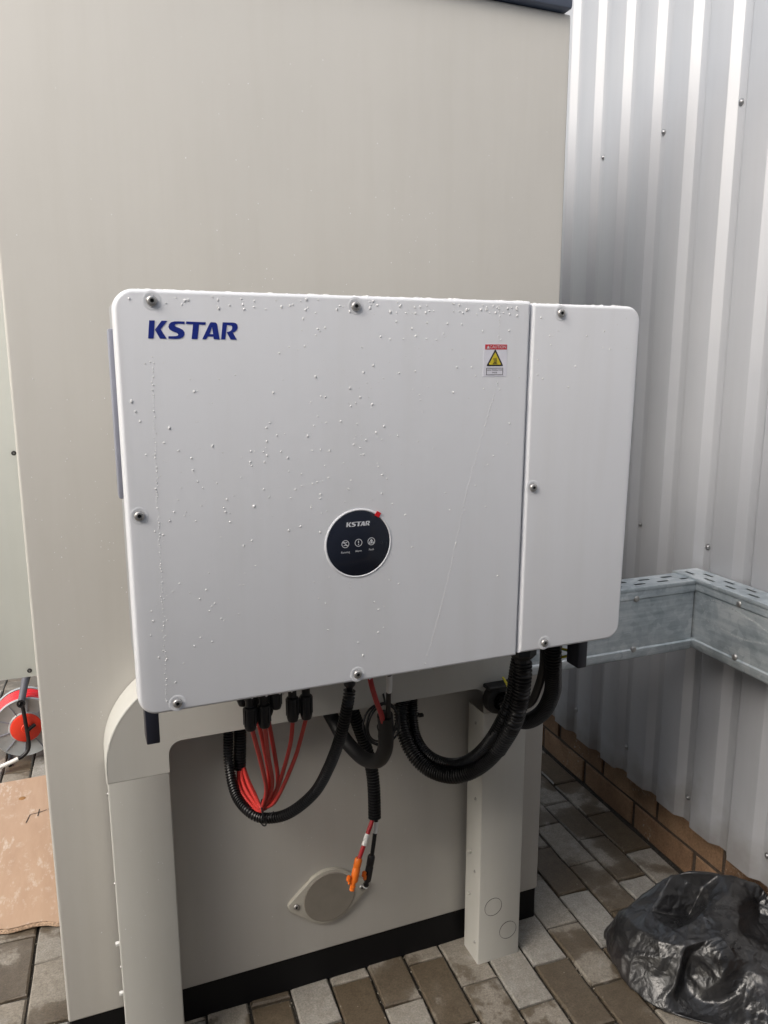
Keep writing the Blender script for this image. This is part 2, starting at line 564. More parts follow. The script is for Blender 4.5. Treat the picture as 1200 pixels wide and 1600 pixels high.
def lathe_bm(bm, prof, origin, axis, sides=16, mi=0):
    """prof: (radius, height) along axis"""
    ax = Vector(axis).normalized()
    up = Vector((0, 0, 1)) if abs(ax.z) < 0.9 else Vector((1, 0, 0))
    a1 = (up - ax * up.dot(ax)).normalized()
    a2 = ax.cross(a1)
    o = Vector(origin)
    rings = []
    for r, h in prof:
        if r < 1e-6:
            rings.append([bm.verts.new(o + ax * h)])
        else:
            rings.append([bm.verts.new(o + ax * h + (a1 * math.cos(t) + a2 * math.sin(t)) * r)
                          for t in (2 * math.pi * k / sides for k in range(sides))])
    for a, b in zip(rings, rings[1:]):
        for k in range(sides):
            k2 = (k + 1) % sides
            if len(a) == 1 and len(b) == 1:
                continue
            if len(a) == 1:
                f = bm.faces.new((a[0], b[k2], b[k]))
            elif len(b) == 1:
                f = bm.faces.new((a[k], a[k2], b[0]))
            else:
                f = bm.faces.new((a[k], a[k2], b[k2], b[k]))
            f.material_index = mi

def lathe(name, prof, origin, axis, mat, parent=None, sides=20, **kw):
    bm = bmesh.new()
    lathe_bm(bm, prof, origin, axis, sides)
    return new_obj(name, mesh_from(bm, name, math.radians(35)), parent, mat, **kw)

def screw_mesh(name, r=0.0065, h=0.004, socket=True, axis=(0, -1, 0), washer=0.0):
    """round head screw with a hexagon socket"""
    bm = bmesh.new()
    prof = []
    if washer:
        prof += [(washer, 0), (washer, 0.0015), (r, 0.0017)]
    prof += [(r, 0.0), (r, h * 0.45), (r * 0.85, h * 0.85), (r * 0.6, h)]
    lathe_bm(bm, prof, (0, 0, 0), axis, 16, 0)
    if socket:
        lathe_bm(bm, [(r * 0.6, h), (r * 0.40, h), ], (0, 0, 0), axis, 16, 0)
        lathe_bm(bm, [(r * 0.40, h), (r * 0.36, h * 0.45), (0, h * 0.45)], (0, 0, 0), axis, 6, 1)
    else:
        lathe_bm(bm, [(r * 0.6, h), (0, h * 1.06)], (0, 0, 0), axis, 16, 0)
    bmesh.ops.remove_doubles(bm, verts=bm.verts, dist=1e-6)
    me = mesh_from(bm, name, math.radians(40))
    return me

SCREW_IN = screw_mesh("screw_mesh_y", 0.0072, 0.0042)
for mm in (M['steel'], M['dark_hole']): SCREW_IN.materials.append(mm)
SCREW_SMALL = screw_mesh("screw_mesh_small", 0.0042, 0.0028)
for mm in (M['steel'], M['dark_hole']): SCREW_SMALL.materials.append(mm)

def put(name, me, parent, loc, rot=(0, 0, 0), **kw):
    o = bpy.data.objects.new(name, me)
    col.objects.link(o)
    o.parent = parent
    o.location = loc
    o.rotation_euler = rot
    tag(o, **kw)
    return o

def text_mesh(name, body, size, extrude=0.0, align='CENTER', shear=0.0):
    cu = bpy.data.curves.new(name, 'FONT')
    cu.body = body
    cu.size = size
    cu.extrude = extrude
    cu.align_x = align
    cu.align_y = 'CENTER'
    cu.shear = shear
    cu.resolution_u = 3
    o = bpy.data.objects.new(name, cu)
    col.objects.link(o)
    dg = bpy.context.evaluated_depsgraph_get()
    dg.update()
    me = bpy.data.meshes.new_from_object(o.evaluated_get(dg))
    bpy.data.objects.remove(o)
    # text lies in xy facing +z: turn it to stand in xz facing -y
    me.transform(Matrix.Rotation(math.pi / 2, 4, 'X'))
    me.name = name
    me.materials.clear()
    return me

# ------------------------------------------------------------------ ground and paving
WANG = 0.0486                                   # the wall and the paving run 2.8 degrees off the cabinet's side
def skew(w, y):                                 # distance w out from the wall's datum at depth y
    return w + WANG * y
WROT = -math.atan(WANG)

bm = bmesh.new()
R = 300.0
bmesh.ops.create_grid(bm, x_segments=4, y_segments=4, size=R)
new_obj("ground", mesh_from(bm, "ground"), None, M['soil'], kind='structure').location = (0, 0, -0.08)

pav = empty("pavement", (0, 0, 0), "grey brown concrete block paving laid in running bond, damp in patches", "pavement", rot=(0, 0, WROT))
pav["kind"] = 'structure'
bm = bmesh.new()
box_bm(bm, -5.5, 1.62, -4.8, 6.0, -0.06, -0.0095)
new_obj("joint_bed", mesh_from(bm, "joint_bed"), pav, M['joint'])

PW, PL = 0.1035, 0.217
def paver_bm(bm, cx, cy, wx, wy, rng, dz=0.0, tx=0.0, ty=0.0, rough=True):
    """one block: worn, slightly uneven outline, chamfered top"""
    g, c, h = 0.0034, 0.0036, -0.05
    x0, x1, y0, y1 = -wx / 2 + g, wx / 2 - g, -wy / 2 + g, wy / 2 - g
    j = lambda: rng.uniform(-0.0014, 0.0014)
    if rough:
        out = [(x0, y0), (0, y0), (x1, y0), (x1, y0 / 3), (x1, y1 / 3), (x1, y1), (0, y1), (x0, y1), (x0, y1 / 3), (x0, y0 / 3)]
    else:
        out = [(x0, y0), (x1, y0), (x1, y1), (x0, y1)]
    cor = [(x + j(), y + j()) for x, y in out]
    def zt(x, y): return dz + tx * x + ty * y
    n = len(cor)
    lo = [bm.verts.new((cx + x, cy + y, h)) for x, y in cor]
    mi = [bm.verts.new((cx + x, cy + y, zt(x, y) - c * rng.uniform(0.7, 1.5))) for x, y in cor]
    tp = []
    for x, y in cor:
        k = c * rng.uniform(0.7, 1.5)
        tp.append(bm.verts.new((cx + x - math.copysign(min(abs(x), k), x), cy + y - math.copysign(min(abs(y), k), y), zt(x, y))))
    for a, b in ((lo, mi), (mi, tp)):
        for k in range(n):
            bm.faces.new((a[k], a[(k + 1) % n], b[(k + 1) % n], b[k]))
    bm.faces.new(tp)

rng = random.Random(3)
paver_meshes = []
for k in range(14):
    bm = bmesh.new()
    paver_bm(bm, 0, 0, PW, PL, rng, rng.uniform(-0.0018, 0.0018), rng.uniform(-.02, .02), rng.uniform(-.012, .012))
    me = mesh_from(bm, "paver")
    me.materials.append(M['paver'])
    paver_meshes.append(me)
ROW0 = 0.5474
far = bmesh.new()
n_pav = 0
for k in range(-55, 10):
    xc = ROW0 + (k + 0.5) * PW
    yoff = 0.435 if k % 2 else 0.435 - PL / 2
    for q in range(-24, 26):
        yc = yoff + (q + 0.5) * PL
        near = (0.95 < xc < 1.6 and -0.75 < yc < 1.05) or (0.0 < xc <= 0.95 and -0.62 < yc < 0.12) or \
               (-0.70 < xc < -0.12 and -0.1 < yc < 2.3)
        if xc < 0.02 and -0.12 < xc and yc > 0: near = False
        if near:
            o = bpy.data.objects.new("paver", rng.choice(paver_meshes))
            col.objects.link(o)
            o.parent = pav
            o.location = (xc, yc, 0)
            if rng.random() < 0.5: o.rotation_euler = (0, 0, math.pi)
            n_pav += 1
        else:
            paver_bm(far, xc, yc, PW, PL, rng, rng.uniform(-0.0018, 0.0018), rng.uniform(-.02, .02), rng.uniform(-.012, .012), False)
new_obj("paver_field", mesh_from(far, "paver_field"), pav, M['paver'], kind='stuff')
# crumbs of mortar and grit lying on the joints
grit = bmesh.new()
rg = random.Random(12)
for i in range(1500):
    if rg.random() < 0.75:
        k = rg.randint(-3, 9) if rg.random() < .7 else rg.randint(-11, -6)
        x = ROW0 + k * PW + rg.gauss(0, 0.006); y = rg.uniform(-0.6, 1.0) if k > -4 else rg.uniform(-.1, 2.2)
    else:
        x = rg.uniform(-0.6, 1.58); y = rg.uniform(-0.6, 1.2)
    s = rg.choice((0.0006, 0.0009, 0.0013, 0.0019))
    mt = Matrix.Translation((x, y, 0.0006)) @ Matrix.Rotation(rg.uniform(0, 3), 4, 'Z') @ Matrix.Diagonal((s * rg.uniform(.7, 1.6), s, s * .7, 1))
    bmesh.ops.create_icosphere(grit, subdivisions=1, radius=1.0, matrix=mt)
new_obj("grit", mesh_from(grit, "grit"), pav, plain("pale_grit", (0.30, 0.27, 0.22), 0.9, var=.4, vscale=300), kind='stuff')

# ------------------------------------------------------------------ brick base and clad wall
bb = empty("brick_base", (0, 0, 0), "low brown brick base course under the corrugated metal wall", "brick wall", rot=(0, 0, WROT))
BF = 1.593
rb = random.Random(5)
brick_meshes = []
for k in range(5):
    bm = bmesh.new()
    box_bm(bm, 0, 0.10, -0.1395, 0.1395, 0, 0.0835)
    bmesh.ops.subdivide_edges(bm, edges=[e for e in bm.edges if abs(e.verts[0].co.y - e.verts[1].co.y) > .1], cuts=3)
    for v in bm.verts:
        v.co += Vector((rb.uniform(-.0015, .0025), rb.uniform(-.001, .001), rb.uniform(-.0015, .0015)))
    bmesh.ops.bevel(bm, geom=[e for e in bm.edges if e.calc_face_angle(0) > 0.8 and max(e.verts[0].co.x, e.verts[1].co.x) < 0.02], offset=0.003, segments=1, affect='EDGES')
    me = mesh_from(bm, "brick")
    me.materials.append(M['brick'])
    brick_meshes.append(me)
for c in range(4):
    z0 = 0.0 + 0.0955 * c - 0.001
    ph = 0.042 if c % 2 == 0 else -0.0746 + 0.0
    for q in range(-6, 9):
        o = bpy.data.objects.new("brick", rb.choice(brick_meshes))
        col.objects.link(o)
        o.parent = bb
        o.location = (BF + rb.uniform(-.002, .002), ph + 0.294 * (q + 0.5), z0)
bm = bmesh.new()
box_bm(bm, BF + 0.007, BF + 0.095, -1.75, 2.62, -0.05, 0.385)
new_obj("mortar", mesh_from(bm, "mortar"), bb, M['mortar'])

wall = empty("metal_wall", (0, 0, 0), "silver grey corrugated steel wall with box ribs and hex screws at right", "wall", rot=(0, 0, WROT))
CREST, VALLEY, PER = 1.545, 1.563, 0.150
CY0 = 0.465                                     # far edge of one crest
PRO = [(0.0, CREST), (-0.080, CREST), (-0.102, VALLEY), (-0.128, VALLEY)]   # one period towards the camera, then the back slope
def sheet_mesh(y_start, nper, z0, z1, dx, rr):
    ys = []
    for k in range(nper):
        for dy, x in PRO:
            ys.append((x + dx, y_start - k * PER + dy))
    ys.append((CREST + dx, y_start - nper * PER))
    ys.append((CREST + dx, y_start - nper * PER - 0.074))
    ys.append((CREST + dx + 0.006, y_start - nper * PER - 0.0805))
    # small bend radius on every fold
    pts = [Vector((x, y, 0)) for x, y in ys]
    out = [pts[0]]
    for a, b, c in zip(pts, pts[1:], pts[2:]):
        d1, d2 = (a - b).normalized(), (c - b).normalized()
        out += [b + d1 * 0.0016, b + d1 * 0.0005 + d2 * 0.0005, b + d2 * 0.0016]
    out.append(pts[-1])
    bm = bmesh.new()
    zs = [z0 + (z1 - z0) * i / 12 for i in range(13)]
    grid = [[bm.verts.new((p.x, p.y, z)) for z in zs] for p in out]
    back = [[bm.verts.new((p.x + 0.0009, p.y, z)) for z in (z0, z1)] for p in out]
    for i in range(len(out) - 1):
        for j in range(12):
            bm.faces.new((grid[i][j], grid[i + 1][j], grid[i + 1][j + 1], grid[i][j + 1]))
        bm.faces.new((grid[i][0], back[i][0], back[i + 1][0], grid[i + 1][0]))
        bm.faces.new((back[i][0], back[i][1], back[i + 1][1], back[i + 1][0]))
    return mesh_from(bm, "cladding_sheet", math.radians(18))
rw = random.Random(9)
NP = 4
for s in range(-3, 4):
    me = sheet_mesh(CY0 - s * NP * PER, NP, 0.198 + rw.uniform(-.004, .004), 3.6, -0.0006 * (s % 2), rw)
    new_obj("cladding_sheet", me, wall, M['sheet'])
SCW = screw_mesh("wall_screw_mesh", 0.0058, 0.0055, False, (-1, 0, 0), 0.0085)
SCW.materials.append(M['zinc'])
for z in (0.285, 1.05, 2.20, 3.1):
    for k in range(-12, 14, 2):
        y = CY0 - k * PER - 0.115 + rw.uniform(-.004, .004) - 0.0
        put("wall_screw", SCW, wall, (VALLEY - 0.001, y + 0.0, z + rw.uniform(-.012, .012)), (rw.uniform(-3, 3), 0, 0))
# wall girts behind the sheets
for z in (0.5, 2.2, 3.1):
    box("girt", 1.572, 1.68, -1.7, 2.6, z, z + 0.1, M['galv'], wall)

# unseen wall of the same cladding, added to keep low light off the scene
back = empty("shading_wall", (0, -2.45, 0), "silver grey corrugated wall added behind the viewer to block low light", "wall", rot=(0, 0, 0))
for s in range(14):
    me = sheet_mesh(0.0, 4, 0.05, 3.4, -1.545 - 0.0006 * (s % 2), rw)
    o = new_obj("cladding_sheet", me, back, M['sheet'])
    o.rotation_euler = (0, 0, -math.pi / 2 + math.pi)
    o.rotation_euler = (0, 0, -math.pi / 2)
    o.location = (1.60 - s * 0.60, 0, 0)

# ------------------------------------------------------------------ galvanised trunking
def trunking(name, length, label, parent_loc, rotz, bolts, seed, gm=None):
    gm = gm or M["galv"]
    """runs along local +x from 0 to length, visible web at y = 0 facing -y, 80 deep, 192 high"""
    t = empty(name, parent_loc, label, "steel trunking", "galvanised trunking runs", (0, 0, rotz))
    H, D, th = 0.194, 0.078, 0.0018
    bm = bmesh.new()
    # web and rolled edges profile in (y,z)
    prof = [(0.004, 0.0), (0.0, 0.004), (-0.003, 0.016), (-0.003, 0.026), (0.0, 0.030), (0.0, H - 0.032), (-0.003, H - 0.028), (-0.003, H - 0.012), (0.0, H - 0.004), (0.004, H)]
    rows = []
    nseg = 8
    for i in range(nseg + 1):
        x = length * i / nseg
        rows.append([bm.verts.new((x, y, z)) for y, z in prof])
    for a, b in zip(rows, rows[1:]):
        for k in range(len(prof) - 1):
            bm.faces.new((a[k], b[k], b[k + 1], a[k + 1]))
    # end caps, back and bottom
    box_bm(bm, 0, length, D - th, D, 0.0, H - 0.001)
    box_bm(bm, 0, length, 0.004, D - th, 0.0, th)
    for x in (0.0, length - th):
        box_bm(bm, x, x + th, 0.003, D - th - .001, th, H - 0.002)
    new_obj("channel", mesh_from(bm, "channel", math.radians(30)), t, gm)
    # slotted top flange: strips left standing between the slots
    bm = bmesh.new()
    rows_y = [(0.002, 0.018, None), (0.018, 0.0285, 0), (0.0285, 0.048, None), (0.048, 0.0585, 1), (0.0585, D, None)]
    zt0, zt1 = H, H + th
    pitch, slot = 0.076, 0.036
    for y0, y1, ph in rows_y:
        if ph is None:
            box_bm(bm, 0, length, y0, y1, zt0, zt1)
        else:
            x = 0.0
            s = 0.018 + ph * pitch / 2
            while s < length:
                if s > x:
                    box_bm(bm, x, s, y0, y1, zt0, zt1)
                x = min(length, s + slot)
                s += pitch
            if x < length:
                box_bm(bm, x, length, y0, y1, zt0, zt1)
    new_obj("slotted_lid", mesh_from(bm, "slotted_lid"), t, gm)
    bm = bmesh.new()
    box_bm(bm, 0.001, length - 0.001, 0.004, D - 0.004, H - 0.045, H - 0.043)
    new_obj("slot_shade", mesh_from(bm, "slot_shade"), t, M['rubber'])  # black sheet standing in for the shade seen through the slots
    box("lid_lip", 0.0, length, -0.0055, 0.003, H - 0.008, H + th + 0.0006, gm, t, bev=0.0012)
    me = screw_mesh(name + "_bolt", 0.0085, 0.006, False, (0, -1, 0))
    me.materials.append(M['steel'])
    for x, z in bolts:
        put("bolt", me, t, (x, 0.0, z))
    return t
# run out from the corner to the stand
TZ = 0.787
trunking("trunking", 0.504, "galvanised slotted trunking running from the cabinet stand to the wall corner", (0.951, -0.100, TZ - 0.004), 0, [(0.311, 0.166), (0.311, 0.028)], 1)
# run along the wall towards the viewer: local +x points to -y
cx = skew(1.463, -0.012)
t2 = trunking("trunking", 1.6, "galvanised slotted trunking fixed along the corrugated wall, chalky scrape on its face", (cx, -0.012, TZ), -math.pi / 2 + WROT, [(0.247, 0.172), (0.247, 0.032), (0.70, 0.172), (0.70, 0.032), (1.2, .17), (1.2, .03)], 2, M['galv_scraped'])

# pale scrape marks left on the wall run's face
bm = bmesh.new()
rs = random.Random(8)
for line, wd in (([[0.1126, 0.1172], [0.1202, 0.1372], [0.1425, 0.1509], [0.172, 0.1561], [0.1995, 0.1523], [0.2282, 0.1509], [0.2607, 0.146], [0.2921, 0.1428], [0.3231, 0.135], [0.3433, 0.1304]], 0.0017), ([[0.1186, 0.1297], [0.13, 0.1119], [0.1388, 0.097], [0.1607, 0.09], [0.1837, 0.0905], [0.202, 0.088], [0.2463, 0.0842], [0.298, 0.0905], [0.3467, 0.1011]], 0.0013)):
    p = resample(catmull([(x, -0.0002, z) for x, z in line]), 0.0035)
    upper, lower = [], []
    for q in p:
        w = wd * rs.uniform(0.25, 1.5)
        o_ = rs.uniform(-.0008, .0008)
        upper.append(bm.verts.new((q.x, -0.0003, q.z + w + o_)))
        lower.append(bm.verts.new((q.x, -0.0003, q.z - w + o_)))
    for k in range(len(p) - 1):
        if rs.random() < 0.88:
            bm.faces.new((upper[k], upper[k + 1], lower[k + 1], lower[k]))
new_obj("scrape_mark", mesh_from(bm, "scrape_mark"), t2, plain("chalky_scrape", (0.56, 0.60, 0.63), 0.7, var=.25, vscale=200))

# ------------------------------------------------------------------ battery cabinet
CX0, CX1, CZ0, CZ1, CD = -0.1695, 1.0625, 0.0905, 2.334, 1.15
cab = empty("battery_cabinet", ((CX0 + CX1) / 2, CD / 2, 0), "tall off-white steel cabinet behind the inverter, with black plinth and slate cap", "cabinet")
ox, oy = -(CX0 + CX1) / 2, -CD / 2
box("body", CX0 + ox, CX1 + ox, oy, CD + oy, CZ0, CZ1, M['cabinet'], cab, bev=0.006, segs=3)
box("plinth", CX0 + ox + 0.006, CX1 + ox - 0.006, oy + 0.004, CD + oy - 0.004, 0.0, CZ0 - 0.001, M['plinth'], cab)
box("roof_cap", CX0 + ox - 0.004, CX1 + ox - 0.010, oy - 0.020, CD + oy + 0.02, CZ1 + 0.002, CZ1 + 0.13, M['cap'], cab, bev=0.006)
# oval cover plate with a round disc and two screws
cvx, cvz, ang = 0.4455 + ox, 0.2452, math.radians(2.5)
def oval_pts(r, d, rs, n=40):
    """outline of a round plate of radius r with two ears of radius rs at +-d"""
    a0 = math.acos((r - rs) / d)
    pts = []
    for i in range(n + 1):
        t = a0 + (math.pi - 2 * a0) * i / n
        pts.append((r * math.cos(t), r * math.sin(t)))
    for i in range(13):
        t = math.pi - a0 + 2 * a0 * i / 12
        pts.append((-d + rs * math.cos(t), rs * math.sin(t)))
    for i in range(n + 1):
        t = math.pi + a0 + (math.pi - 2 * a0) * i / n
        pts.append((r * math.cos(t), r * math.sin(t)))
    for i in range(13):
        t = -a0 + 2 * a0 * i / 12
        pts.append((d + rs * math.cos(t), rs * math.sin(t)))
    c, s = math.cos(ang), math.sin(ang)
    return [(x * c - z * s, x * s + z * c) for x, z in pts]
bm = bmesh.new()
rings = []
for sh, y in ((0.0, 0.0), (0.0, -0.007), (-0.0012, -0.0092), (-0.0035, -0.0100)):
    rings.append([bm.verts.new((cvx + x, oy + y, cvz + z)) for x, z in oval_pts(0.0745 + sh, 0.0865, 0.0185 + sh)])
for a, b in zip(rings, rings[1:]):
    for k in range(len(a)):
        k2 = (k + 1) % len(a)
        bm.faces.new((a[k], a[k2], b[k2], b[k]))
bm.faces.new(rings[-1])
cover = new_obj("cover_plate", mesh_from(bm, "cover_plate", math.radians(30)), cab, M['cover_rim'], label="oval blanking plate screwed to the cabinet near its base")
lathe("cover_disc", [(0.0665, 0.0), (0.0665, 0.0008), (0.0645, 0.0024), (0, 0.0026)], (cvx, oy - 0.0098, cvz), (0, -1, 0), M['coverplate'], cover, 48)
for sx in (-1, 1):
    put("screw", SCREW_IN, cover, (cvx + sx * 0.0855 * math.cos(ang), oy - 0.0099, cvz + sx * .0855 * math.sin(ang)))

# ------------------------------------------------------------------ enclosure on the far side of the cabinet
enc = empty("side_enclosure", (-0.42, 0.70, 0.745), "pale green grey enclosure box on the cabinet's far left flank", "enclosure")
box("housing", -0.26, 0.247, -0.235, 0.25, 0.0, 1.5, M['enclosure'], enc, bev=0.004)
box("front_cover", -0.255, 0.242, -0.245, -0.2355, 0.004, 1.496, M['enclosure'], enc, bev=0.003)
scr = screw_mesh("enclosure_screw", 0.0058, 0.003, True)
for mm in (M['dark_hole'], M['steel']): scr.materials.append(mm)
for x, z in ((0.204, 0.022), (0.214, 0.59), (0.214, 1.1), (-0.235, 0.022), (-0.235, 0.59), (-0.235, 1.1)):
    put("screw", scr, enc, (x, -0.245, z))

# ------------------------------------------------------------------ stand (bracket with two legs)
SY = -0.098
LX0, LX1, RX0, RX1 = -0.0500, 0.0735, 0.8206, 0.9440
SEAM = 0.707
st = empty("inverter_stand", (0.447, -0.05, 0), "off-white sheet steel stand with two box legs carrying the inverter", "stand")
sx0 = 0.447
def stx(x): return x - sx0
def leg(x0, x1, flange_inner):
    """channel leg: front face and two side flanges"""
    bm = bmesh.new()
    th = 0.002
    y0, y1 = SY + 0.05, -0.022 + 0.05
    pts = [(stx(x0), y1), (stx(x0), y0 + .004), (stx(x0) + .0012, y0 + .0012), (stx(x0) + .004, y0), (stx(x1) - .004, y0), (stx(x1) - .0012, y0 + .0012), (stx(x1), y0 + .004), (stx(x1), y1),
           (stx(x1) - th, y1), (stx(x1) - th, y0 + th), (stx(x0) + th, y0 + th), (stx(x0) + th, y1)]
    a = [bm.verts.new((x, y, 0.0)) for x, y in pts]
    b = [bm.verts.new((x, y, SEAM - 0.0012)) for x, y in pts]
    for k in range(len(pts)):
        k2 = (k + 1) % len(pts)
        bm.faces.new((a[k], a[k2], b[k2], b[k]))
    for r in (a, b):
        # caps as quads along the channel
        for i0, i1, i2, i3 in ((0, 1, 10, 11), (1, 2, 10, 10), (2, 3, 10, 10), (3, 4, 9, 10), (4, 5, 9, 9), (5, 6, 9, 9), (6, 7, 8, 9)):
            vs = []
            for i in (i0, i1, i2, i3):
                if r[i] not in vs: vs.append(r[i])
            bm.faces.new(vs)
    return new_obj("leg", mesh_from(bm, "leg", math.radians(25)), st, M['stand'])
leg_l = leg(LX0, LX1, 1)
leg_r = leg(RX0, RX1, 0)
# top frame: inverted U in one sheet, outer corners rounded
RO, ZT, ZB, RI = 0.19, 0.925, 0.775, 0.028
def arc(cx, cz, r, a0, a1, n):
    return [(cx + r * math.cos(math.radians(a0 + (a1 - a0) * i / n)), cz + r * math.sin(math.radians(a0 + (a1 - a0) * i / n))) for i in range(n + 1)]
outer = [(LX0, SEAM)] + arc(LX0 + RO, ZT - RO, RO, 180, 90, 22) + arc(RX1 - RO, ZT - RO, RO, 90, 0, 22) + [(RX1, SEAM)]
inner = [(RX0, SEAM)] + arc(RX0 - RI, ZB - RI, RI, 0, 90, 8) + arc(LX1 + RI, ZB - RI, RI, 90, 180, 8) + [(LX1, SEAM)]
bm = bmesh.new()
yf, yb, th = SY + 0.05, SY + 0.052, 0.002
pts = [(stx(x), z) for x, z in outer + inner]
fs = extrude_poly(bm, pts, yf, yb)
bmesh.ops.triangulate(bm, faces=fs[:2])
# outer flange running back to the cabinet, with a rounded fold
n = len(outer)
cen = Vector((0.447, 0.6))
prev = None
for i, (x, z) in enumerate(outer):
    if i == 0: tn = Vector((0, 1))
    elif i == n - 1: tn = Vector((0, -1))
    else: tn = (Vector(outer[i + 1]) - Vector(outer[i - 1])).normalized()
    nr = Vector((-tn.y, tn.x))
    e = 0.0022
    ring = [bm.verts.new((stx(x + nr.x * o_), y, z + nr.y * o_)) for o_, y in ((-.001, yf - .0004), (e * .6, yf + .0006), (e, yf + .003), (e, 0.048), (e - .002, 0.048), (e - .002, yf + .003))]
    if prev:
        for k in range(len(ring) - 1):
            bm.faces.new((prev[k], ring[k], ring[k + 1], prev[k + 1]))
    prev = ring
new_obj("top_frame", mesh_from(bm, "top_frame", math.radians(40)), st, M['stand'])
# two uprights hidden behind the inverter carry it
for x in (0.24, 0.62):
    box("mounting_rail", stx(x), stx(x + 0.05), -0.235 + 0.05, SY + 0.049, 0.90, 1.58, M['stand'], st, bev=0.002)
# side screws, tabs and knock-outs of the legs
riv = screw_mesh("leg_rivet", 0.0042, 0.0026, True, (-1, 0, 0))
for mm in (M['steel'], M['dark_hole']): riv.materials.append(mm)
for y, z in ((-.061, .6646), (-.068, .4606), (-.072, .2569), (-.080, .0544)):
    put("screw", riv, leg_r, (stx(RX0), y + .05, z))
for z in (.672, .463, .2597, 0.055, .7276):
    put("screw", riv, leg_l if z < .7 else st, (stx(LX0), -.075 + .05, z))
for z in (0.30, 0.1775):
    box("tab", stx(RX0) - 0.008, stx(RX0), -.052 + .05, -.044 + .05, z - .003, z + .003, M['stand'], leg_r, bev=.001)
    box("tab", stx(LX0) - 0.008, stx(LX0), -.092 + .05, -.084 + .05, z + .025, z + .032, M['sleeve'], leg_l, bev=.001)
for x, z in ((.8625, .160), (.9085, .0785)):
    lathe("knockout_ring", [(0.0254, -0.0004), (0.0254, 0.0006), (0.0246, 0.0006), (0.0246, -0.0004)], (stx(x), SY + 0.05, z), (0, -1, 0), M['dark_hole'], leg_r, 40)

# ------------------------------------------------------------------ inverter
W, H = 0.88, 0.62
inv = empty("solar_inverter", (0, -0.514, 1.0286), "white wall box inverter with KSTAR lettering and a round black display", "inverter", rot=(0.0191, -0.001, 0.007))
SU = 0.6555                                     # seam between main cover and side cover

def cover_mesh(u0, u1, v0, v1, rad, depth, fil=0.008):
    """pressed cover: corners rounded per side (bl, br, tr, tl), filleted front edge; front at y=0"""
    def outline(s):
        cs = [(u0 + s, v0 + s, rad[0], 180), (u1 - s, v0 + s, rad[1], 270), (u1 - s, v1 - s, rad[2], 0), (u0 + s, v1 - s, rad[3], 90)]
        sg = [(1, 1), (-1, 1), (-1, -1), (1, -1)]
        out = []
        for (cx_, cz_, r, a), (gx, gz) in zip(cs, sg):
            r = max(r - s, 0.0012)
            ccx, ccz = cx_ + gx * r, cz_ + gz * r
            for i in range(9):
                t = math.radians(a + 90 * i / 8)
                out.append((ccx + r * math.cos(t), ccz + r * math.sin(t)))
        return out
    bm = bmesh.new()
    rings = []
    steps = [(0.0, depth), (0.0, fil)]
    for i in range(1, 7):
        t = math.pi / 2 * i / 6
        steps.append((fil * 0.75 * (1 - math.cos(t)), fil * (1 - math.sin(t))))
    for s, y in steps:
        rings.append([bm.verts.new((x, y, z)) for x, z in outline(s)])
    for a, b in zip(rings, rings[1:]):
        for k in range(len(a)):
            k2 = (k + 1) % len(a)
            bm.faces.new((a[k], a[k2], b[k2], b[k]))
    bm.faces.new(rings[-1])
    bm.faces.new(rings[0][::-1])
    return mesh_from(bm, "cover", math.radians(20))
main = new_obj("main_cover", cover_mesh(0, SU - 0.0016, 0, H, (0.028, 0.002, 0.002, 0.028), 0.032), inv, M['white'])
side = new_obj("side_cover", cover_mesh(SU + 0.0016, W, 0.003, H - 0.003, (0.002, 0.028, 0.028, 0.002), 0.032), inv, M['white'])
box("case", 0.010, W - 0.010, 0.0325, 0.285, 0.008, H - 0.008, M['case'], inv, bev=0.006)
box("fan_guard", -0.0022, 0.0095, 0.118, 0.152, 0.312, 0.570, M['guard'], inv, bev=0.003)
for u in (0.013, 0.848):
    box("foot", u, u + 0.021, 0.078, 0.118, -0.087, 0.0075, M['foot'], inv, bev=0.002, label="dark bracket foot under the inverter's " + ("left" if u < .4 else "right") + " end")
# screws sit in pressed dimples
dim = bmesh.new()
lathe_bm(dim, [(0.0135, -0.0001), (0.0122, 0.0002), (0.0108, 0.0004), (0.0098, 0.0003), (0.0088, 0.0001), (0.0, 0.0001)], (0, 0, 0), (0, -1, 0), 28)
DIM = mesh_from(dim, "screw_recess", math.radians(50))
DIM.materials.append(M['white'])
for i, (u, v) in enumerate([(0.051, 0.6045), (0.346, 0.6045), (0.712, 0.602), (0.0175, 0.308), (0.672, 0.308), (0.056, 0.0145), (0.347, 0.0145), (0.711, 0.0175)]):
    par = side if i in (2, 4, 7) else main
    put("screw_recess", DIM, par, (u, 0, v))
    put("screw", SCREW_IN, par, (u, -0.0004, v), (0, i * 0.7, 0))

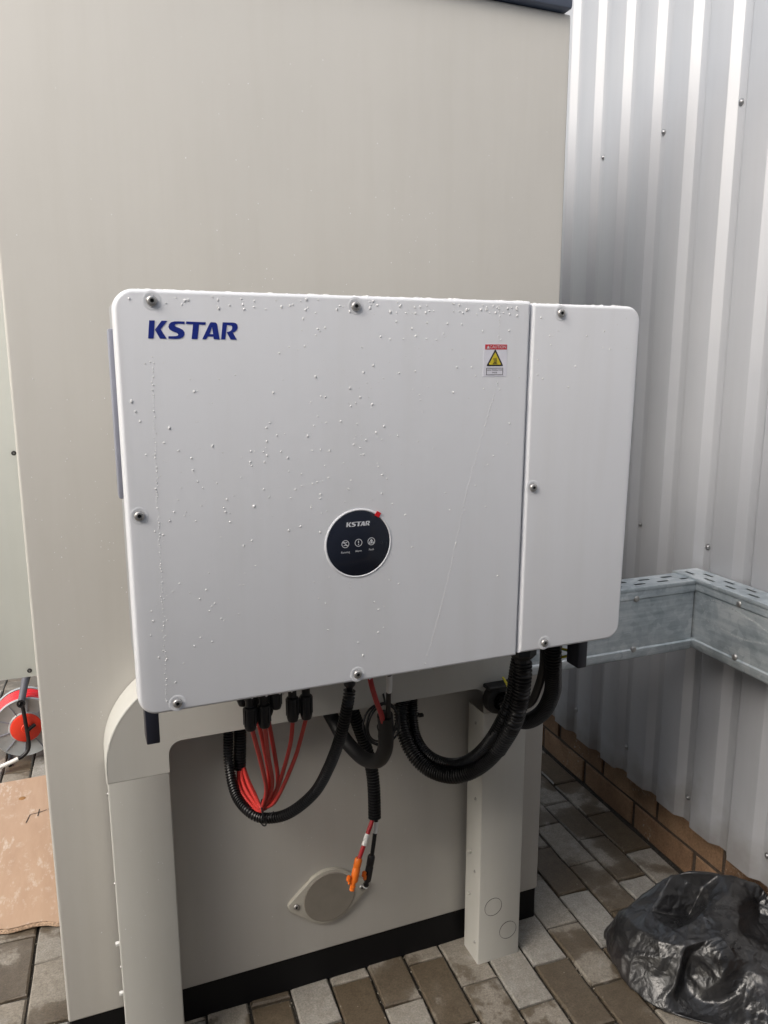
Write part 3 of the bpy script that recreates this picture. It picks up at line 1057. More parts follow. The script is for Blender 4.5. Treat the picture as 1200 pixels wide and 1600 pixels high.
# lettering: slanted heavy capitals drawn as outlines
LET = {
 'K': [[(155, 138), (207, 138), (187, 308), (135, 308)], [(272, 141), (326, 142), (258, 221), (312, 311), (247, 311), (203, 226)]],
 'S': [[(493, 148), (490, 171), (425, 169), (402, 174), (395, 184), (403, 196), (440, 210), (472, 228), (486, 250), (484, 276), (468, 298), (440, 311), (400, 314), (327, 311), (330, 288), (400, 287), (420, 282), (425, 270), (413, 257), (370, 240), (343, 222), (334, 200), (340, 175), (360, 156), (392, 147), (430, 146)]],
 'T': [[(508, 147), (700, 154), (694, 178), (632, 176), (611, 316), (553, 315), (573, 174), (505, 171)]],
 'A': [[(742, 158), (755, 153), (792, 155), (760, 198), (733, 268), (768, 268), (770, 293), (714, 291), (696, 318), (658, 317)], [(792, 155), (804, 160), (811, 172), (832, 320), (772, 318), (770, 293), (768, 268), (760, 198)]],
 'R': [[(868, 154), (910, 180), (887, 320), (846, 319)], [(868, 154), (975, 156), (1000, 161), (1014, 175), (1018, 205), (1009, 228), (990, 244), (966, 252), (1006, 323), (942, 321), (905, 250), (940, 240), (956, 228), (962, 212), (962, 195), (951, 183), (910, 180)]],
}
def logo(name, u0, v1, width, height, y, mat, parent, slope=0.0):
    bm = bmesh.new()
    for ch in LET.values():
        for poly in ch:
            pts = []
            for x, z in poly:
                zz = z - (x - 135) * 0.0125
                pts.append((u0 + (x - 135) / 883.0 * width, v1 - (zz - 138) / 173.0 * height + slope * (x - 135) / 883.0 * width))
            fs = extrude_poly(bm, pts, y - 0.0003, y)
            bmesh.ops.triangulate(bm, faces=[f for f in fs[:2]])
    return new_obj(name, mesh_from(bm, name), parent, mat)
logo("logo_lettering", 0.0435, 0.5785, 0.1235, 0.0245, -0.0002, M['logo_blue'], main)

# display disc
dcx, dcz, dr = 0.3495, 0.2375, 0.0535
lathe("display_bezel", [(dr + 0.0035, 0.0), (dr + 0.0035, 0.0006), (dr + 0.0015, 0.0014), (dr, 0.0004), (dr - .001, 0.0)], (dcx, 0, dcz), (0, -1, 0), M['white'], main, 72)
disp = lathe("display", [(dr, 0.0), (dr, 0.0006), (dr - 0.0008, 0.0010), (0, 0.0010)], (dcx, 0, dcz), (0, -1, 0), M['display'], inv, 72)
DY = -0.0011
logo("display_lettering", 0.3285, 0.2735, 0.040, 0.0075, DY, M['print_white'], disp, 0.0)
for k, (u, v, t) in enumerate(((0.3268, 0.2385, "Running"), (0.3490, 0.2388, "Alarm"), (0.3710, 0.2392, "Fault"))):
    bm = bmesh.new()
    lathe_bm(bm, [(0.0063, 0.0), (0.0063, 0.0003), (0.0054, 0.0003), (0.0054, 0.0)], (u, DY, v), (0, -1, 0), 28)
    def bar(x0, z0, x1, z1, w=0.0009):
        d = Vector((x1 - x0, z1 - z0)).normalized() * w / 2
        extrude_poly(bm, [(u + x0 - d.y, v + z0 + d.x), (u + x1 - d.y, v + z1 + d.x), (u + x1 + d.y, v + z1 - d.x), (u + x0 + d.y, v + z0 - d.x)], DY - 0.0003, DY)
    if k == 0:
        bar(-.0042, .0034, .0042, -.0034)
        bar(-.0040, .0018, -.0022, .0032); bar(-.0022, .0032, .0004, .0018); bar(.0004, .0018, .0034, .0030)
        bar(-.0030, -.0026, -.0004, -.0018); bar(-.0004, -.0018, .0036, -.0026)
    elif k == 1:
        bar(0, .0034, 0, -.0006, .0013); bar(0, -.0020, 0, -.0036, .0013)
    else:
        bar(0, .0036, -.0040, -.0026); bar(0, .0036, .0040, -.0026); bar(-.0040, -.0028, .0040, -.0028, .0011); bar(0, .0018, 0, -.0022, .0016)
    new_obj("status_icon", mesh_from(bm, "status_icon"), disp, M['print_white'])
    me = text_mesh("icon_text", t, 0.0046)
    me.materials.append(M['print_white'])
    put("icon_text", me, disp, (u, DY - 0.0002, v - 0.0135))
bm = bmesh.new()
extrude_poly(bm, [(0.3765, 0.2815), (0.3835, 0.2775), (0.3875, 0.2845), (0.3805, 0.2885)], -0.0024, -0.0014)
new_obj("film_tab", mesh_from(bm, "film_tab"), inv, M['red_tab'], label="small red pull tab at the display's upper right rim")

# caution label
lab = box("caution_label", 0.5665, 0.6105, -0.0004, -0.0001, 0.4985, 0.5505, M['lab_white'], inv)
box("label_header", 0.5690, 0.6095, -0.0006, -0.0004, 0.5420, 0.5500, M['lab_red'], lab)
me = text_mesh("label_title", "CAUTION", 0.0068)
me.materials.append(M['print_white'])
put("label_title", me, lab, (0.5925, -0.0008, 0.5459))
def tri(name, cx_, cz_, s, mat, y, par):
    bm = bmesh.new()
    r = s * 0.06
    pts = []
    for a in (90, 210, 330):
        px_, pz_ = cx_ + s * math.cos(math.radians(a)), cz_ + s * math.sin(math.radians(a))
        for d in (-60, 0, 60) :
            pts.append((px_ - 2 * r * math.cos(math.radians(a)) + r * math.cos(math.radians(a + d)), pz_ - 2 * r * math.sin(math.radians(a)) + r * math.sin(math.radians(a + d))))
    extrude_poly(bm, pts, y - 0.0002, y)
    return new_obj(name, mesh_from(bm, name), par, mat)
tri("title_triangle", 0.5745, 0.5450, 0.0034, M['print_white'], -0.0006, lab)
tri("hazard_triangle", 0.5880, 0.5245, 0.0185, M['lab_blk'], -0.0004, lab)
tri("hazard_field", 0.5880, 0.5243, 0.0135, M['lab_yel'], -0.0006, lab)
bm = bmesh.new()
for q in (-0.0022, 0, 0.0022):
    pts = [(0.588 + q + 0.0005 * math.sin(i * 1.3), 0.5225 + i * 0.0012) for i in range(6)]
    sweep_bm(bm, [Vector((x, -0.0010, z)) for x, z in pts], 0.00035, 5)
for z0, w in ((0.5188, 0.0040), (0.5200, 0.0032), (0.5212, .0024)):
    box_bm(bm, 0.588 - w, 0.588 + w, -0.0011, -0.0008, z0, z0 + 0.0006)
new_obj("heat_symbol", mesh_from(bm, "heat_symbol"), lab, M['lab_blk'])
bm = bmesh.new()
for x0, x1, z0, z1 in ((0.5725, 0.6035, 0.5118, 0.5124), (0.5725, 0.6035, 0.5012, 0.5018), (0.5725, 0.5731, 0.5018, 0.5118), (0.6029, 0.6035, 0.5018, 0.5118)):
    box_bm(bm, x0, x1, -0.0007, -0.0004, z0, z1)
new_obj("text_frame", mesh_from(bm, "text_frame"), lab, M['lab_blk'])
for t, z in (("HIGH TEMPERATURE", 0.5088), ("INSIDE", 0.5048)):
    me = text_mesh("label_text", t, 0.0031)
    me.materials.append(M['lab_blk'])
    put("label_text", me, lab, (0.588, -0.0006, z))

# ------------------------------------------------------------------ rain drops
def drops(name, places, parent, y, axis_front=True):
    bm = bmesh.new()
    for u, v, r in places:
        h = r * random.uniform(0.38, 0.58)
        el = random.uniform(1.0, 1.35)
        rings = []
        for fr, fh in ((1.0, 0.0), (0.94, 0.36), (0.72, 0.74), (0.38, 0.95)):
            rings.append([bm.verts.new((u + r * fr * math.cos(a), y - h * fh, v + r * el * fr * math.sin(a) - (0.18 * r * fh))) for a in (2 * math.pi * k / 8 for k in range(8))])
        tip = bm.verts.new((u, y - h, v - 0.18 * r))
        for a, b in zip(rings, rings[1:]):
            for k in range(8):
                bm.faces.new((a[k], a[(k + 1) % 8], b[(k + 1) % 8], b[k]))
        for k in range(8):
            bm.faces.new((rings[-1][k], rings[-1][(k + 1) % 8], tip))
    me = mesh_from(bm, name, math.radians(80))
    return new_obj(name, me, parent, M['water'], kind='stuff')
rd = random.Random(21)
def clear(u, v):
    if (u - dcx) ** 2 + (v - dcz) ** 2 < 0.060 ** 2: return False
    if 0.565 < u < 0.612 and 0.497 < v < 0.552: return False
    return True
pl_ = []
def size():
    s = rd.random()
    return 0.0005 + 0.00115 * s ** 2.4 + (0.0006 if rd.random() < 0.06 else 0)
for i in range(520):                            # loose clusters, denser to the upper middle
    if rd.random() < 0.6:
        cu, cv = rd.choice([(0.30, .54), (.36, .46), (.27, .42), (.42, .56), (.10, .30), (.15, .33), (.22, .36), (.35, .36), (.08, .42), (.30, .30), (.5, .58), (.10, .18), (.2, .25), (.3, .15), (.4, .4)])
        u, v = rd.gauss(cu, .045), rd.gauss(cv, .055)
    else:
        u, v = rd.uniform(0.01, 0.645), min(0.612, 0.01 + 0.61 * rd.random() ** 0.75)
    if 0.008 < u < 0.648 and 0.008 < v < 0.614 and clear(u, v) and not (0.04 < u < .17 and .552 < v < .58):
        pl_.append((u, v, size()))
v = 0.53                                        # run-down track near the left edge
while v > 0.02:
    pl_.append((0.0465 - 0.006 * (0.53 - v) / .5 + rd.gauss(0, .0010), v, rd.uniform(.0006, .0012)))
    v -= rd.uniform(.0028, .009)
v = 0.612                                       # slanting track at right
while v > 0.01:
    if v > .555: u = 0.594
    elif v > 0.49: u = 0.5925
    else: u = 0.593 - 0.125 * ((0.49 - v) / .48) ** 1.02 + 0.004 * math.sin(v * 14)
    if clear(u, v): pl_.append((u + rd.gauss(0, .0008), v, rd.uniform(.0005, .0011)))
    v -= rd.uniform(.0022, .0075)
for i in range(70):                             # beads hanging along the upper rim
    u = rd.uniform(0.02, 0.645)
    pl_.append((u, rd.uniform(0.596, 0.613), rd.uniform(.0009, .0019)))
drops("rain_drop", pl_, main, -0.0002)
pl2 = [(rd.uniform(0.665, 0.87), H - 0.02 - abs(rd.gauss(0, .07)), size()) for i in range(34)]
drops("rain_drop", [q for q in pl2 if q[1] > .03], side, -0.0002)
# beads standing on the top edge
bm = bmesh.new()
for i in range(150):
    u = rd.uniform(0.03, 0.85)
    if abs(u - SU) < .006: continue
    r = rd.uniform(.0012, .0030)
    zt = H - 0.0003 if u < SU else H - 0.0033
    bmesh.ops.create_icosphere(bm, subdivisions=2, radius=1.0, matrix=Matrix.Translation((u, rd.uniform(.007, .028), zt)) @ Matrix.Diagonal((r * rd.uniform(1, 2.6), r * 1.2, r * .62, 1)))
for f in bm.faces: f.smooth = True
new_obj("water_bead", mesh_from(bm, "water_bead", 3.0), inv, M['water'], kind='stuff')
bm = bmesh.new()
for i in range(26):
    u = rd.uniform(0.03, 0.5)
    r = rd.uniform(.0012, .0022)
    bmesh.ops.create_icosphere(bm, subdivisions=2, radius=1.0, matrix=Matrix.Translation((u, rd.uniform(.006, .02), -0.0006)) @ Matrix.Diagonal((r, r, r * 1.1, 1)))
new_obj("water_bead", mesh_from(bm, "water_bead", 3.0), inv, M['water'], kind='stuff')
# the cabinet side caught a little rain too
pc = []
for i in range(330):
    if rd.random() < .5:
        cu, cv = rd.choice([(-.05, 1.3), (-.02, 1.22), (-.09, 1.12), (.0, 1.4), (.3, 1.8), (.7, 1.85), (.5, .6), (.35, .55), (.6, .5), (-.1, .85)])
        u, v = rd.gauss(cu, .05), rd.gauss(cv, .08)
    else:
        u, v = rd.uniform(CX0 + .02, CX1 - .02), rd.uniform(.12, 2.25)
    if CX0 + .015 < u < CX1 - .015 and (u - .445) ** 2 + (v - .245) ** 2 > .0121:
        pc.append((u + ox, v, rd.uniform(.0005, .0013)))
drops("rain_drop", pc, cab, oy - 0.0001)
bm_places = [(stx(LX0) + rd.uniform(.01, .115), rd.uniform(.1, .69), rd.uniform(.0006, .0013)) for i in range(16)]
drops("rain_drop", bm_places, leg_l, SY + .05 - .0001)

# ------------------------------------------------------------------ cables and conduits under the inverter
ZI = 1.036                                      # underside of the inverter
def connector(parent, x, y, ztop, zbot, r=0.0098):
    """black plug: ribbed nut, body and gland"""
    h = ztop - zbot
    bm = bmesh.new()
    lathe_bm(bm, [(0, 0), (r * .72, 0), (r * .72, h * .42), (r * .92, h * .44), (r * .92, h * .50), (r * .78, h * .52), (r * .78, h * .60), (r * 1.12, h * .62), (r * 1.12, h * .92), (r * .9, h * .98), (r * .5, h), (0, h)], (x, y, ztop), (0, 0, -1), 14)
    for k in range(7):
        a = 2 * math.pi * k / 7
        mt = Matrix.Translation((x + r * 1.12 * math.cos(a), y + r * 1.12 * math.sin(a), ztop - h * .77)) @ Matrix.Rotation(a, 4, 'Z')
        bmesh.ops.create_cube(bm, size=1.0, matrix=mt @ Matrix.Diagonal((.0022, .0035, h * .26, 1)))
    return new_obj("connector", mesh_from(bm, "connector", math.radians(40)), parent, M['black'])

GR = "red solar cables hanging under the inverter"
BIND = (0.2435, -0.205, 0.640)
TAILS = [[(0.243, -0.205, 0.64), (0.23, -0.165, 0.632), (0.2165, -0.108, 0.645), (0.2232, -0.0628, 0.668), (0.2268, -0.0575, 0.715)],
         [(0.242, -0.205, 0.644), (0.2345, -0.165, 0.6395), (0.225, -0.108, 0.6515), (0.2285, -0.0628, 0.67), (0.2296, -0.0575, 0.715)],
         [(0.241, -0.205, 0.648), (0.239, -0.165, 0.647), (0.2335, -0.108, 0.658), (0.2338, -0.0628, 0.672), (0.2323, -0.0575, 0.715)],
         [(0.243, -0.199, 0.64), (0.232, -0.152, 0.632), (0.2195, -0.095, 0.645), (0.2251, -0.0568, 0.668), (0.2278, -0.0535, 0.715)],
         [(0.242, -0.199, 0.644), (0.2365, -0.152, 0.6395), (0.228, -0.095, 0.6515), (0.2304, -0.0568, 0.67), (0.2305, -0.0535, 0.715)],
         [(0.241, -0.199, 0.648), (0.241, -0.152, 0.647), (0.2365, -0.095, 0.658), (0.2356, -0.0568, 0.672), (0.2331, -0.0535, 0.715)]]
RED = [
 (0.186, -0.41, 0.925, [(0.188, -0.41, 0.930), (0.215, -0.35, 0.827), (0.240, -0.27, 0.726), (0.2425, -0.215, 0.655)], "leftmost thin red cable, from the front plug of the left cluster"),
 (0.205, -0.365, 0.925, [(0.207, -0.366, 0.928), (0.223, -0.34, 0.854), (0.246, -0.27, 0.743), (0.246, -0.212, 0.655)], "thin red cable from the rear plug in the left cluster, hidden behind its neighbours"),
 (0.2105, -0.41, 0.926, [(0.211, -0.41, 0.930), (0.226, -0.36, 0.846), (0.250, -0.28, 0.738), (0.248, -0.213, 0.653)], "thin red cable from the right front plug of the left cluster, running straight down"),
 (0.226, -0.365, 0.925, [(0.226, -0.366, 0.930), (0.259, -0.29, 0.760), (0.261, -0.24, 0.691), (0.250, -0.208, 0.650)], "thin red cable bowing right behind the straight one in the left cluster"),
 (0.2665, -0.39, 0.918, [(0.2665, -0.39, 0.922), (0.267, -0.36, 0.855), (0.263, -0.27, 0.725), (0.252, -0.208, 0.648)], "thin red cable from the first of the two single plugs, second from right"),
 (0.2915, -0.39, 0.918, [(0.2915, -0.39, 0.922), (0.280, -0.34, 0.816), (0.263, -0.25, 0.686), (0.248, -0.206, 0.648)], "rightmost thin red cable, slanting down left from the last single plug"),
]
for (x, y, zb, pts, lab_), tail in zip(RED, TAILS):
    t = empty("red_cable", (x, y, ZI), lab_, "cable", GR)
    off = Vector((x, y, ZI))
    tube("sheath", [Vector(p) - off for p in pts + tail], 0.0041, M['red_cable'], t, 8, 0.009)
    connector(t, 0, 0, 0.004, zb - ZI)
# spare plugs of the left cluster without a cable of their own
for x, y, zb, l_ in ((0.183, -0.365, 0.952, "short black socket behind the left end of the plug cluster"), (0.232, -0.41, 0.957, "short black socket right of the plug cluster, close under the inverter")):
    t = empty("spare_socket", (x, y, ZI), l_, "socket", "black sockets of the plug cluster")
    connector(t, 0, 0, 0.004, zb - ZI, 0.0085)

# short conduit the red cables vanish into
corrugated("short_conduit", [(0.2265, -0.060, 0.664), (0.230, -0.055, 0.709), (0.233, -0.05, 0.752), (0.236, -0.05, 0.83)], 0.0142, M['conduit'], None, 0.0062, 0.22,
           label="short black corrugated conduit end the red cables go up into, behind the stand's beam", cat="conduit")
# thin conduit in a long loop
thin = empty("thin_conduit", (0.371, -0.40, ZI), "thin black corrugated conduit hanging in a long loop at left, its gland under the inverter", "conduit")
off = Vector((0.371, -0.40, ZI))
PA = [(0.371, -0.40, 0.965), (0.367, -0.40, 0.939), (0.359, -0.38, 0.868), (0.347, -0.34, 0.785), (0.33, -0.29, 0.707), (0.29, -0.24, 0.644), (0.249, -0.20, 0.620), (0.222, -0.17, 0.625), (0.205, -0.12, 0.641), (0.202, -0.07, 0.686), (0.206, -0.055, 0.754), (0.211, -0.05, 0.83)]
corrugated("hose", [Vector(p) - off for p in PA], 0.0114, M['conduit'], thin, 0.0062, 0.26)
lathe("gland", [(0, -.002), (0.0115, -.002), (0.0115, 0.020), (0.0095, 0.024), (0.0095, 0.044), (0.0115, 0.047), (0.0108, 0.062), (0.006, 0.068), (0.005, 0.082), (0, 0.082)], (0, 0, 0.002), (0, 0, -1), M['black'], thin, 16)
# cable tie round the conduit and the red bundle
bm = bmesh.new()
ring = []
for k in range(25):
    a = 2 * math.pi * k / 24
    ring.append(Vector((0.2435 + 0.004 * math.sin(a * 2), -0.205 + 0.021 * math.cos(a), 0.636 + 0.0275 * math.sin(a))))
sweep_bm(bm, ring, 0.0017, 6, cap=False)
box_bm(bm, 0.240, 0.247, -0.231, -0.224, 0.632, 0.640)
sweep_bm(bm, [Vector((0.2435, -.228, .634)), Vector((0.253, -.232, .640)), Vector((.262, -.23, .650))], 0.0013, 6)
new_obj("cable_tie", mesh_from(bm, "cable_tie", 1.0), None, M['rubber'], label="black cable tie binding the red cables to the thin conduit's bend", cat="cable tie")

# middle: smooth hose hooked up to the inverter
hook = tube("smooth_hose", [(0.430, -0.05, 0.83), (0.437, -0.05, 0.769), (0.446, -0.055, 0.743), (0.463, -0.10, 0.705), (0.479, -0.17, 0.694), (0.487, -0.24, 0.722), (0.488, -0.28, 0.768), (0.482, -0.30, 0.824), (0.476, -0.31, 0.858)], 0.0162, M['rubber'], None, 16, 0.006,
     label="short smooth black hose bent into a hook, open end up", cat="hose")
bm = bmesh.new()
for k, tt in enumerate((0.800, 0.824)):
    lathe_bm(bm, [(0.0150, 0), (0.0166, 0.0005), (0.0166, 0.005), (0.0150, 0.0055)], (0.4855 - .0045 * k, -0.292 - .006 * k, tt), (-0.2, -.25, 1), 18)
box_bm(bm, 0.490, 0.502, -0.312, -0.304, 0.821, 0.827)
new_obj("hose_tie", mesh_from(bm, "hose_tie", .6), hook, M['black'])
rc = empty("hooked_red_cable", (0.426, -0.36, ZI), "thicker red cable dropping from the inverter into the hooked hose", "cable")
off = Vector((0.426, -0.36, ZI))
tube("sheath", [Vector(p) - off for p in [(0.4245, -0.36, 0.978), (0.428, -0.36, 0.953), (0.446, -0.34, 0.906), (0.464, -0.322, 0.865), (0.474, -0.308, 0.830)]], 0.0052, M['dark_red_cable'], rc, 10)
tube("sleeve", [Vector(p) - off for p in [(0.4225, -0.36, ZI), (0.4235, -0.36, 1.0), (0.4248, -0.36, 0.972)]], 0.0058, M['sleeve'], rc, 10)
bc = empty("hooked_black_cable", (0.465, -0.36, ZI), "black cable with a white marker sleeve dropping into the hooked hose", "cable")
off = Vector((0.465, -0.36, ZI))
tube("sheath", [Vector(p) - off for p in [(0.465, -0.36, ZI), (0.465, -0.36, 0.960), (0.4715, -0.34, 0.909), (0.478, -0.322, 0.865), (0.482, -0.306, 0.830)]], 0.0050, M['rubber'], bc, 10)
tube("sleeve", [Vector(p) - off for p in [(0.465, -0.36, 0.964), (0.4668, -0.3565, 0.946), (0.4695, -0.348, 0.925)]], 0.0058, M['sleeve'], bc, 10)
# coil of thin wire
bm = bmesh.new()
for k in range(3):
    ring = []
    for i in range(33):
        a = 2 * math.pi * i / 32
        ring.append(Vector((0.541 + .003 * k + (0.044 - .002 * k) * math.cos(a), -0.125 + 0.004 * k + 0.012 * math.sin(a + k), 0.742 + (0.045 + .001 * k) * math.sin(a))))
    sweep_bm(bm, ring, 0.0024, 7, cap=False)
sweep_bm(bm, resample(catmull([(0.552, -.12, .785), (0.556, -.10, .80), (0.558, -.06, .82)]), .006), .0024, 7)
new_obj("wire_coil", mesh_from(bm, "wire_coil", 1.2), None, M['rubber'], label="small coil of thin black wire behind the hooked hose", cat="wire")

# split conduit hanging straight down with two plugs at its end
drop = corrugated("hanging_conduit", [(0.484, -0.05, 0.83), (0.488, -0.05, 0.785), (0.501, -0.052, 0.739), (0.521, -0.06, 0.675), (0.5355, -0.07, 0.611), (0.5385, -0.08, 0.557), (0.5365, -0.09, 0.486)], 0.0155, M['conduit'], None, 0.0070, 0.24, 20,
     label="black corrugated conduit hanging straight down with orange and black plugs below it", cat="conduit")
def plug(name, cable_pts, cr, cmat, sleeve, body, nozzle, bmat, tab, tabmat, label, tipmat):
    o = Vector(cable_pts[0])
    t = empty(name, o, label, "cable", "two plugged cables below the hanging conduit")
    tube("sheath", [Vector(p) - o for p in cable_pts], cr, cmat, t, 10, 0.006)
    tube("sleeve", [Vector(p) - o for p in sleeve], cr * 1.16, M['sleeve'], t, 12, 0.006)
    a, b = Vector(body[0]), Vector(body[1])
    d = (b - a)
    L = d.length
    bm = bmesh.new()
    r = 0.0092
    lathe_bm(bm, [(0, 0), (r * .8, 0), (r, .004), (r, L * .36), (r * .93, L * .38), (r * .93, L * .42), (r, L * .44), (r * 1.02, L * .95), (r * .9, L), (0, L)], a - o, d, 14)
    new_obj("plug_body", mesh_from(bm, "plug_body", math.radians(40)), t, bmat)
    c = Vector(nozzle)
    d2 = c - b
    bm = bmesh.new()
    lathe_bm(bm, [(r * .62, -.004), (r * .62, d2.length * .45), (r * .78, d2.length * .5), (r * .66, d2.length * .8), (r * .66, d2.length), (r * .45, d2.length), (r * .4, d2.length * .5)], b - o, d2, 14)
    new_obj("nozzle", mesh_from(bm, "nozzle", math.radians(40)), t, bmat)
    lathe("seal_ring", [(r * .67, d2.length * .80), (r * .69, d2.length * .82), (r * .69, d2.length * 0.98), (r * .5, d2.length * 1.0)], b - o, d2, tipmat, t, 14)
    bm = bmesh.new()
    tc = Vector(tab) - o
    q = d.to_track_quat('Z', 'Y').to_matrix().to_4x4()
    bmesh.ops.create_cube(bm, size=1.0, matrix=Matrix.Translation(tc) @ q @ Matrix.Diagonal((.010, .009, .014, 1)))
    bmesh.ops.bevel(bm, geom=bm.edges[:], offset=.002, segments=2, affect='EDGES')
    bmesh.ops.create_cube(bm, size=1.0, matrix=Matrix.Translation(tc + Vector((0.002, -.001, -.009))) @ q @ Matrix.Diagonal((.005, .006, .010, 1)))
    new_obj("latch", mesh_from(bm, "latch"), t, tabmat)
plug("hanging_red_cable", [(0.534, -0.085, 0.51), (0.5310, -0.09, 0.486), (0.514, -0.10, 0.455), (0.504, -0.105, 0.434), (0.489, -0.11, 0.404)], 0.0052, M['dark_red_cable'],
     [(0.5145, -0.0995, 0.457), (0.509, -0.1025, 0.445), (0.5035, -0.105, 0.433)], [(0.4885, -0.11, 0.407), (0.4735, -0.115, 0.352)], (0.4685, -0.1155, 0.331), M['orange'], (0.4610, -0.116, 0.364), M['orange'],
     "red cable with a white sleeve ending in the bright orange plug", M['orange'])
plug("hanging_black_cable", [(0.541, -0.085, 0.515), (0.542, -0.085, 0.478), (0.537, -0.09, 0.447), (0.527, -0.095, 0.392)], 0.0050, M['rubber'],
     [(0.5421, -0.085, 0.474), (0.5400, -0.0875, 0.461), (0.5372, -0.09, 0.4475)], [(0.5265, -0.095, 0.395), (0.5125, -0.10, 0.333)], (0.5075, -0.1008, 0.317), M['black'], (0.5020, -0.108, 0.359), M['orange'],
     "black cable with a white sleeve ending in the black plug beside the orange one", M['sleeve'])

# right: big pair of conduits
big = empty("big_conduit", (0.747, -0.38, ZI), "thick black corrugated conduit looping from the seam gland down and up behind the beam", "conduit")
off = Vector((0.747, -0.38, ZI))
E1 = [(0.7475, -0.38, 0.955), (0.748, -0.38, 0.925), (0.747, -0.375, 0.877), (0.742, -0.36, 0.815), (0.735, -0.31, 0.731), (0.715, -0.26, 0.667), (0.68, -0.22, 0.635), (0.648, -0.17, 0.628), (0.624, -0.13, 0.648), (0.613, -0.09, 0.687), (0.617, -0.06, 0.733), (0.628, -0.055, 0.772), (0.632, -0.05, 0.83)]
e1 = [Vector(p) - off for p in E1]
corrugated("hose", e1, 0.0180, M['conduit'], big, 0.0064, 0.20, 20)
corrugated("outer_sleeve", e1[:5], 0.0200, M['conduit'], big, 0.0078, 0.18, 20)
lathe("gland", [(0, -.002), (0.0265, -.002), (0.0265, 0.030), (0.0285, 0.034), (0.0285, 0.062), (0.020, 0.072), (0.0165, 0.074), (0.0165, 0.100), (0, 0.100)], (0, 0, 0.002), (0, 0, -1), M['black'], big, 8)
inn = corrugated("inner_conduit", [(0.655, -0.045, 0.83), (0.653, -0.045, 0.79), (0.653, -0.045, 0.725), (0.645, -0.075, 0.682), (0.647, -0.115, 0.657), (0.666, -0.155, 0.643), (0.692, -0.2, 0.651), (0.709, -0.25, 0.688), (0.717, -0.305, 0.75), (0.729, -0.34, 0.817), (0.738, -0.36, 0.879), (0.743, -0.365, 0.943), (0.7565, -0.368, 1.03)], 0.0135, M['conduit'], None, 0.0060, 0.20, 18,
     label="slimmer black conduit nested along the inside of the thick loop", cat="conduit")
bm = bmesh.new()
box_bm(bm, 0.6649, 0.6769, -0.060, -0.050, 0.7073, 0.7133)
lathe_bm(bm, [(0.0142, 0), (0.0155, .0005), (0.0155, .004), (.0142, .0045)], (0.6564, -.046, 0.7083), (0.05, .1, 1), 16)
new_obj("cable_tie", mesh_from(bm, "cable_tie"), inn, M['rubber'])

f1 = corrugated("flexible_conduit", [(0.834, -0.36, ZI), (0.834, -0.36, 0.953), (0.843, -0.35, 0.908), (0.864, -0.32, 0.847), (0.875, -0.27, 0.777), (0.871, -0.21, 0.728), (0.87, -0.14, 0.711), (0.862, -0.1, 0.742)], 0.0185, M['conduit'], None, 0.0064, 0.20, 20,
     label="black flexible conduit curling from under the side cover into the round stand grommet", cat="conduit")
tube("black_cable", [(0.824, -0.34, ZI), (0.826, -0.34, 0.952), (0.831, -0.33, 0.909), (0.841, -0.30, 0.856), (0.855, -0.25, 0.794), (0.864, -0.18, 0.755), (0.862, -0.11, 0.752)], 0.0092, M['rubber'], None, 12, .006,
     label="smooth black cable hanging beside the flexible conduit under the side cover", cat="cable")
gm = lathe("grommet", [(0.035, 0.0), (0.039, 0.0), (0.039, 0.012), (0.035, 0.022), (0.028, 0.026), (0.023, 0.026), (0.020, 0.010), (0.0, 0.008)], (0.855, SY, 0.745), (0, -1, 0), M['rubber'], None, 28,
     label="round black rubber grommet in the stand's upper right corner", cat="grommet")
bm = bmesh.new()
box_bm(bm, 0.816, 0.896, SY - 0.034, SY - 0.0005, 0.777, 0.787)
bmesh.ops.bevel(bm, geom=bm.edges[:], offset=.002, segments=1, affect='EDGES')
new_obj("hood", mesh_from(bm, "hood"), gm, M['rubber'])
def earth(name, pts, label):
    """green wire with a yellow stripe"""
    p = resample(catmull(pts), .003)
    bm = bmesh.new()
    sweep_bm(bm, p, 0.0030, 8)
    bm.faces.ensure_lookup_table()
    for i, f in enumerate(bm.faces):
        if i % 8 in (1, 2, 3): f.material_index = 1
    return new_obj(name, mesh_from(bm, name, 1.2), None, [M['green'], M['yellow']], label=label, cat="wire", group="green and yellow earth wires")
earth("earth_wire", [(0.856, -.125, .806), (0.8555, -.150, .792), (0.8575, -.152, .772), (0.862, -.140, .752), (0.864, -.115, .745)], "short green and yellow wire poking out of the round grommet")
earth("earth_wire", [(0.842, -.335, .918), (0.846, -.345, .934), (0.850, -.375, .950), (0.852, -.40, .962), (0.855, -.425, .972)], "lower green and yellow wire running to the right foot of the inverter")
earth("earth_wire", [(0.840, -.33, .962), (0.847, -.35, .963), (0.851, -.385, .968), (0.854, -.425, .980)], "upper green and yellow wire crossing to the right foot of the inverter")

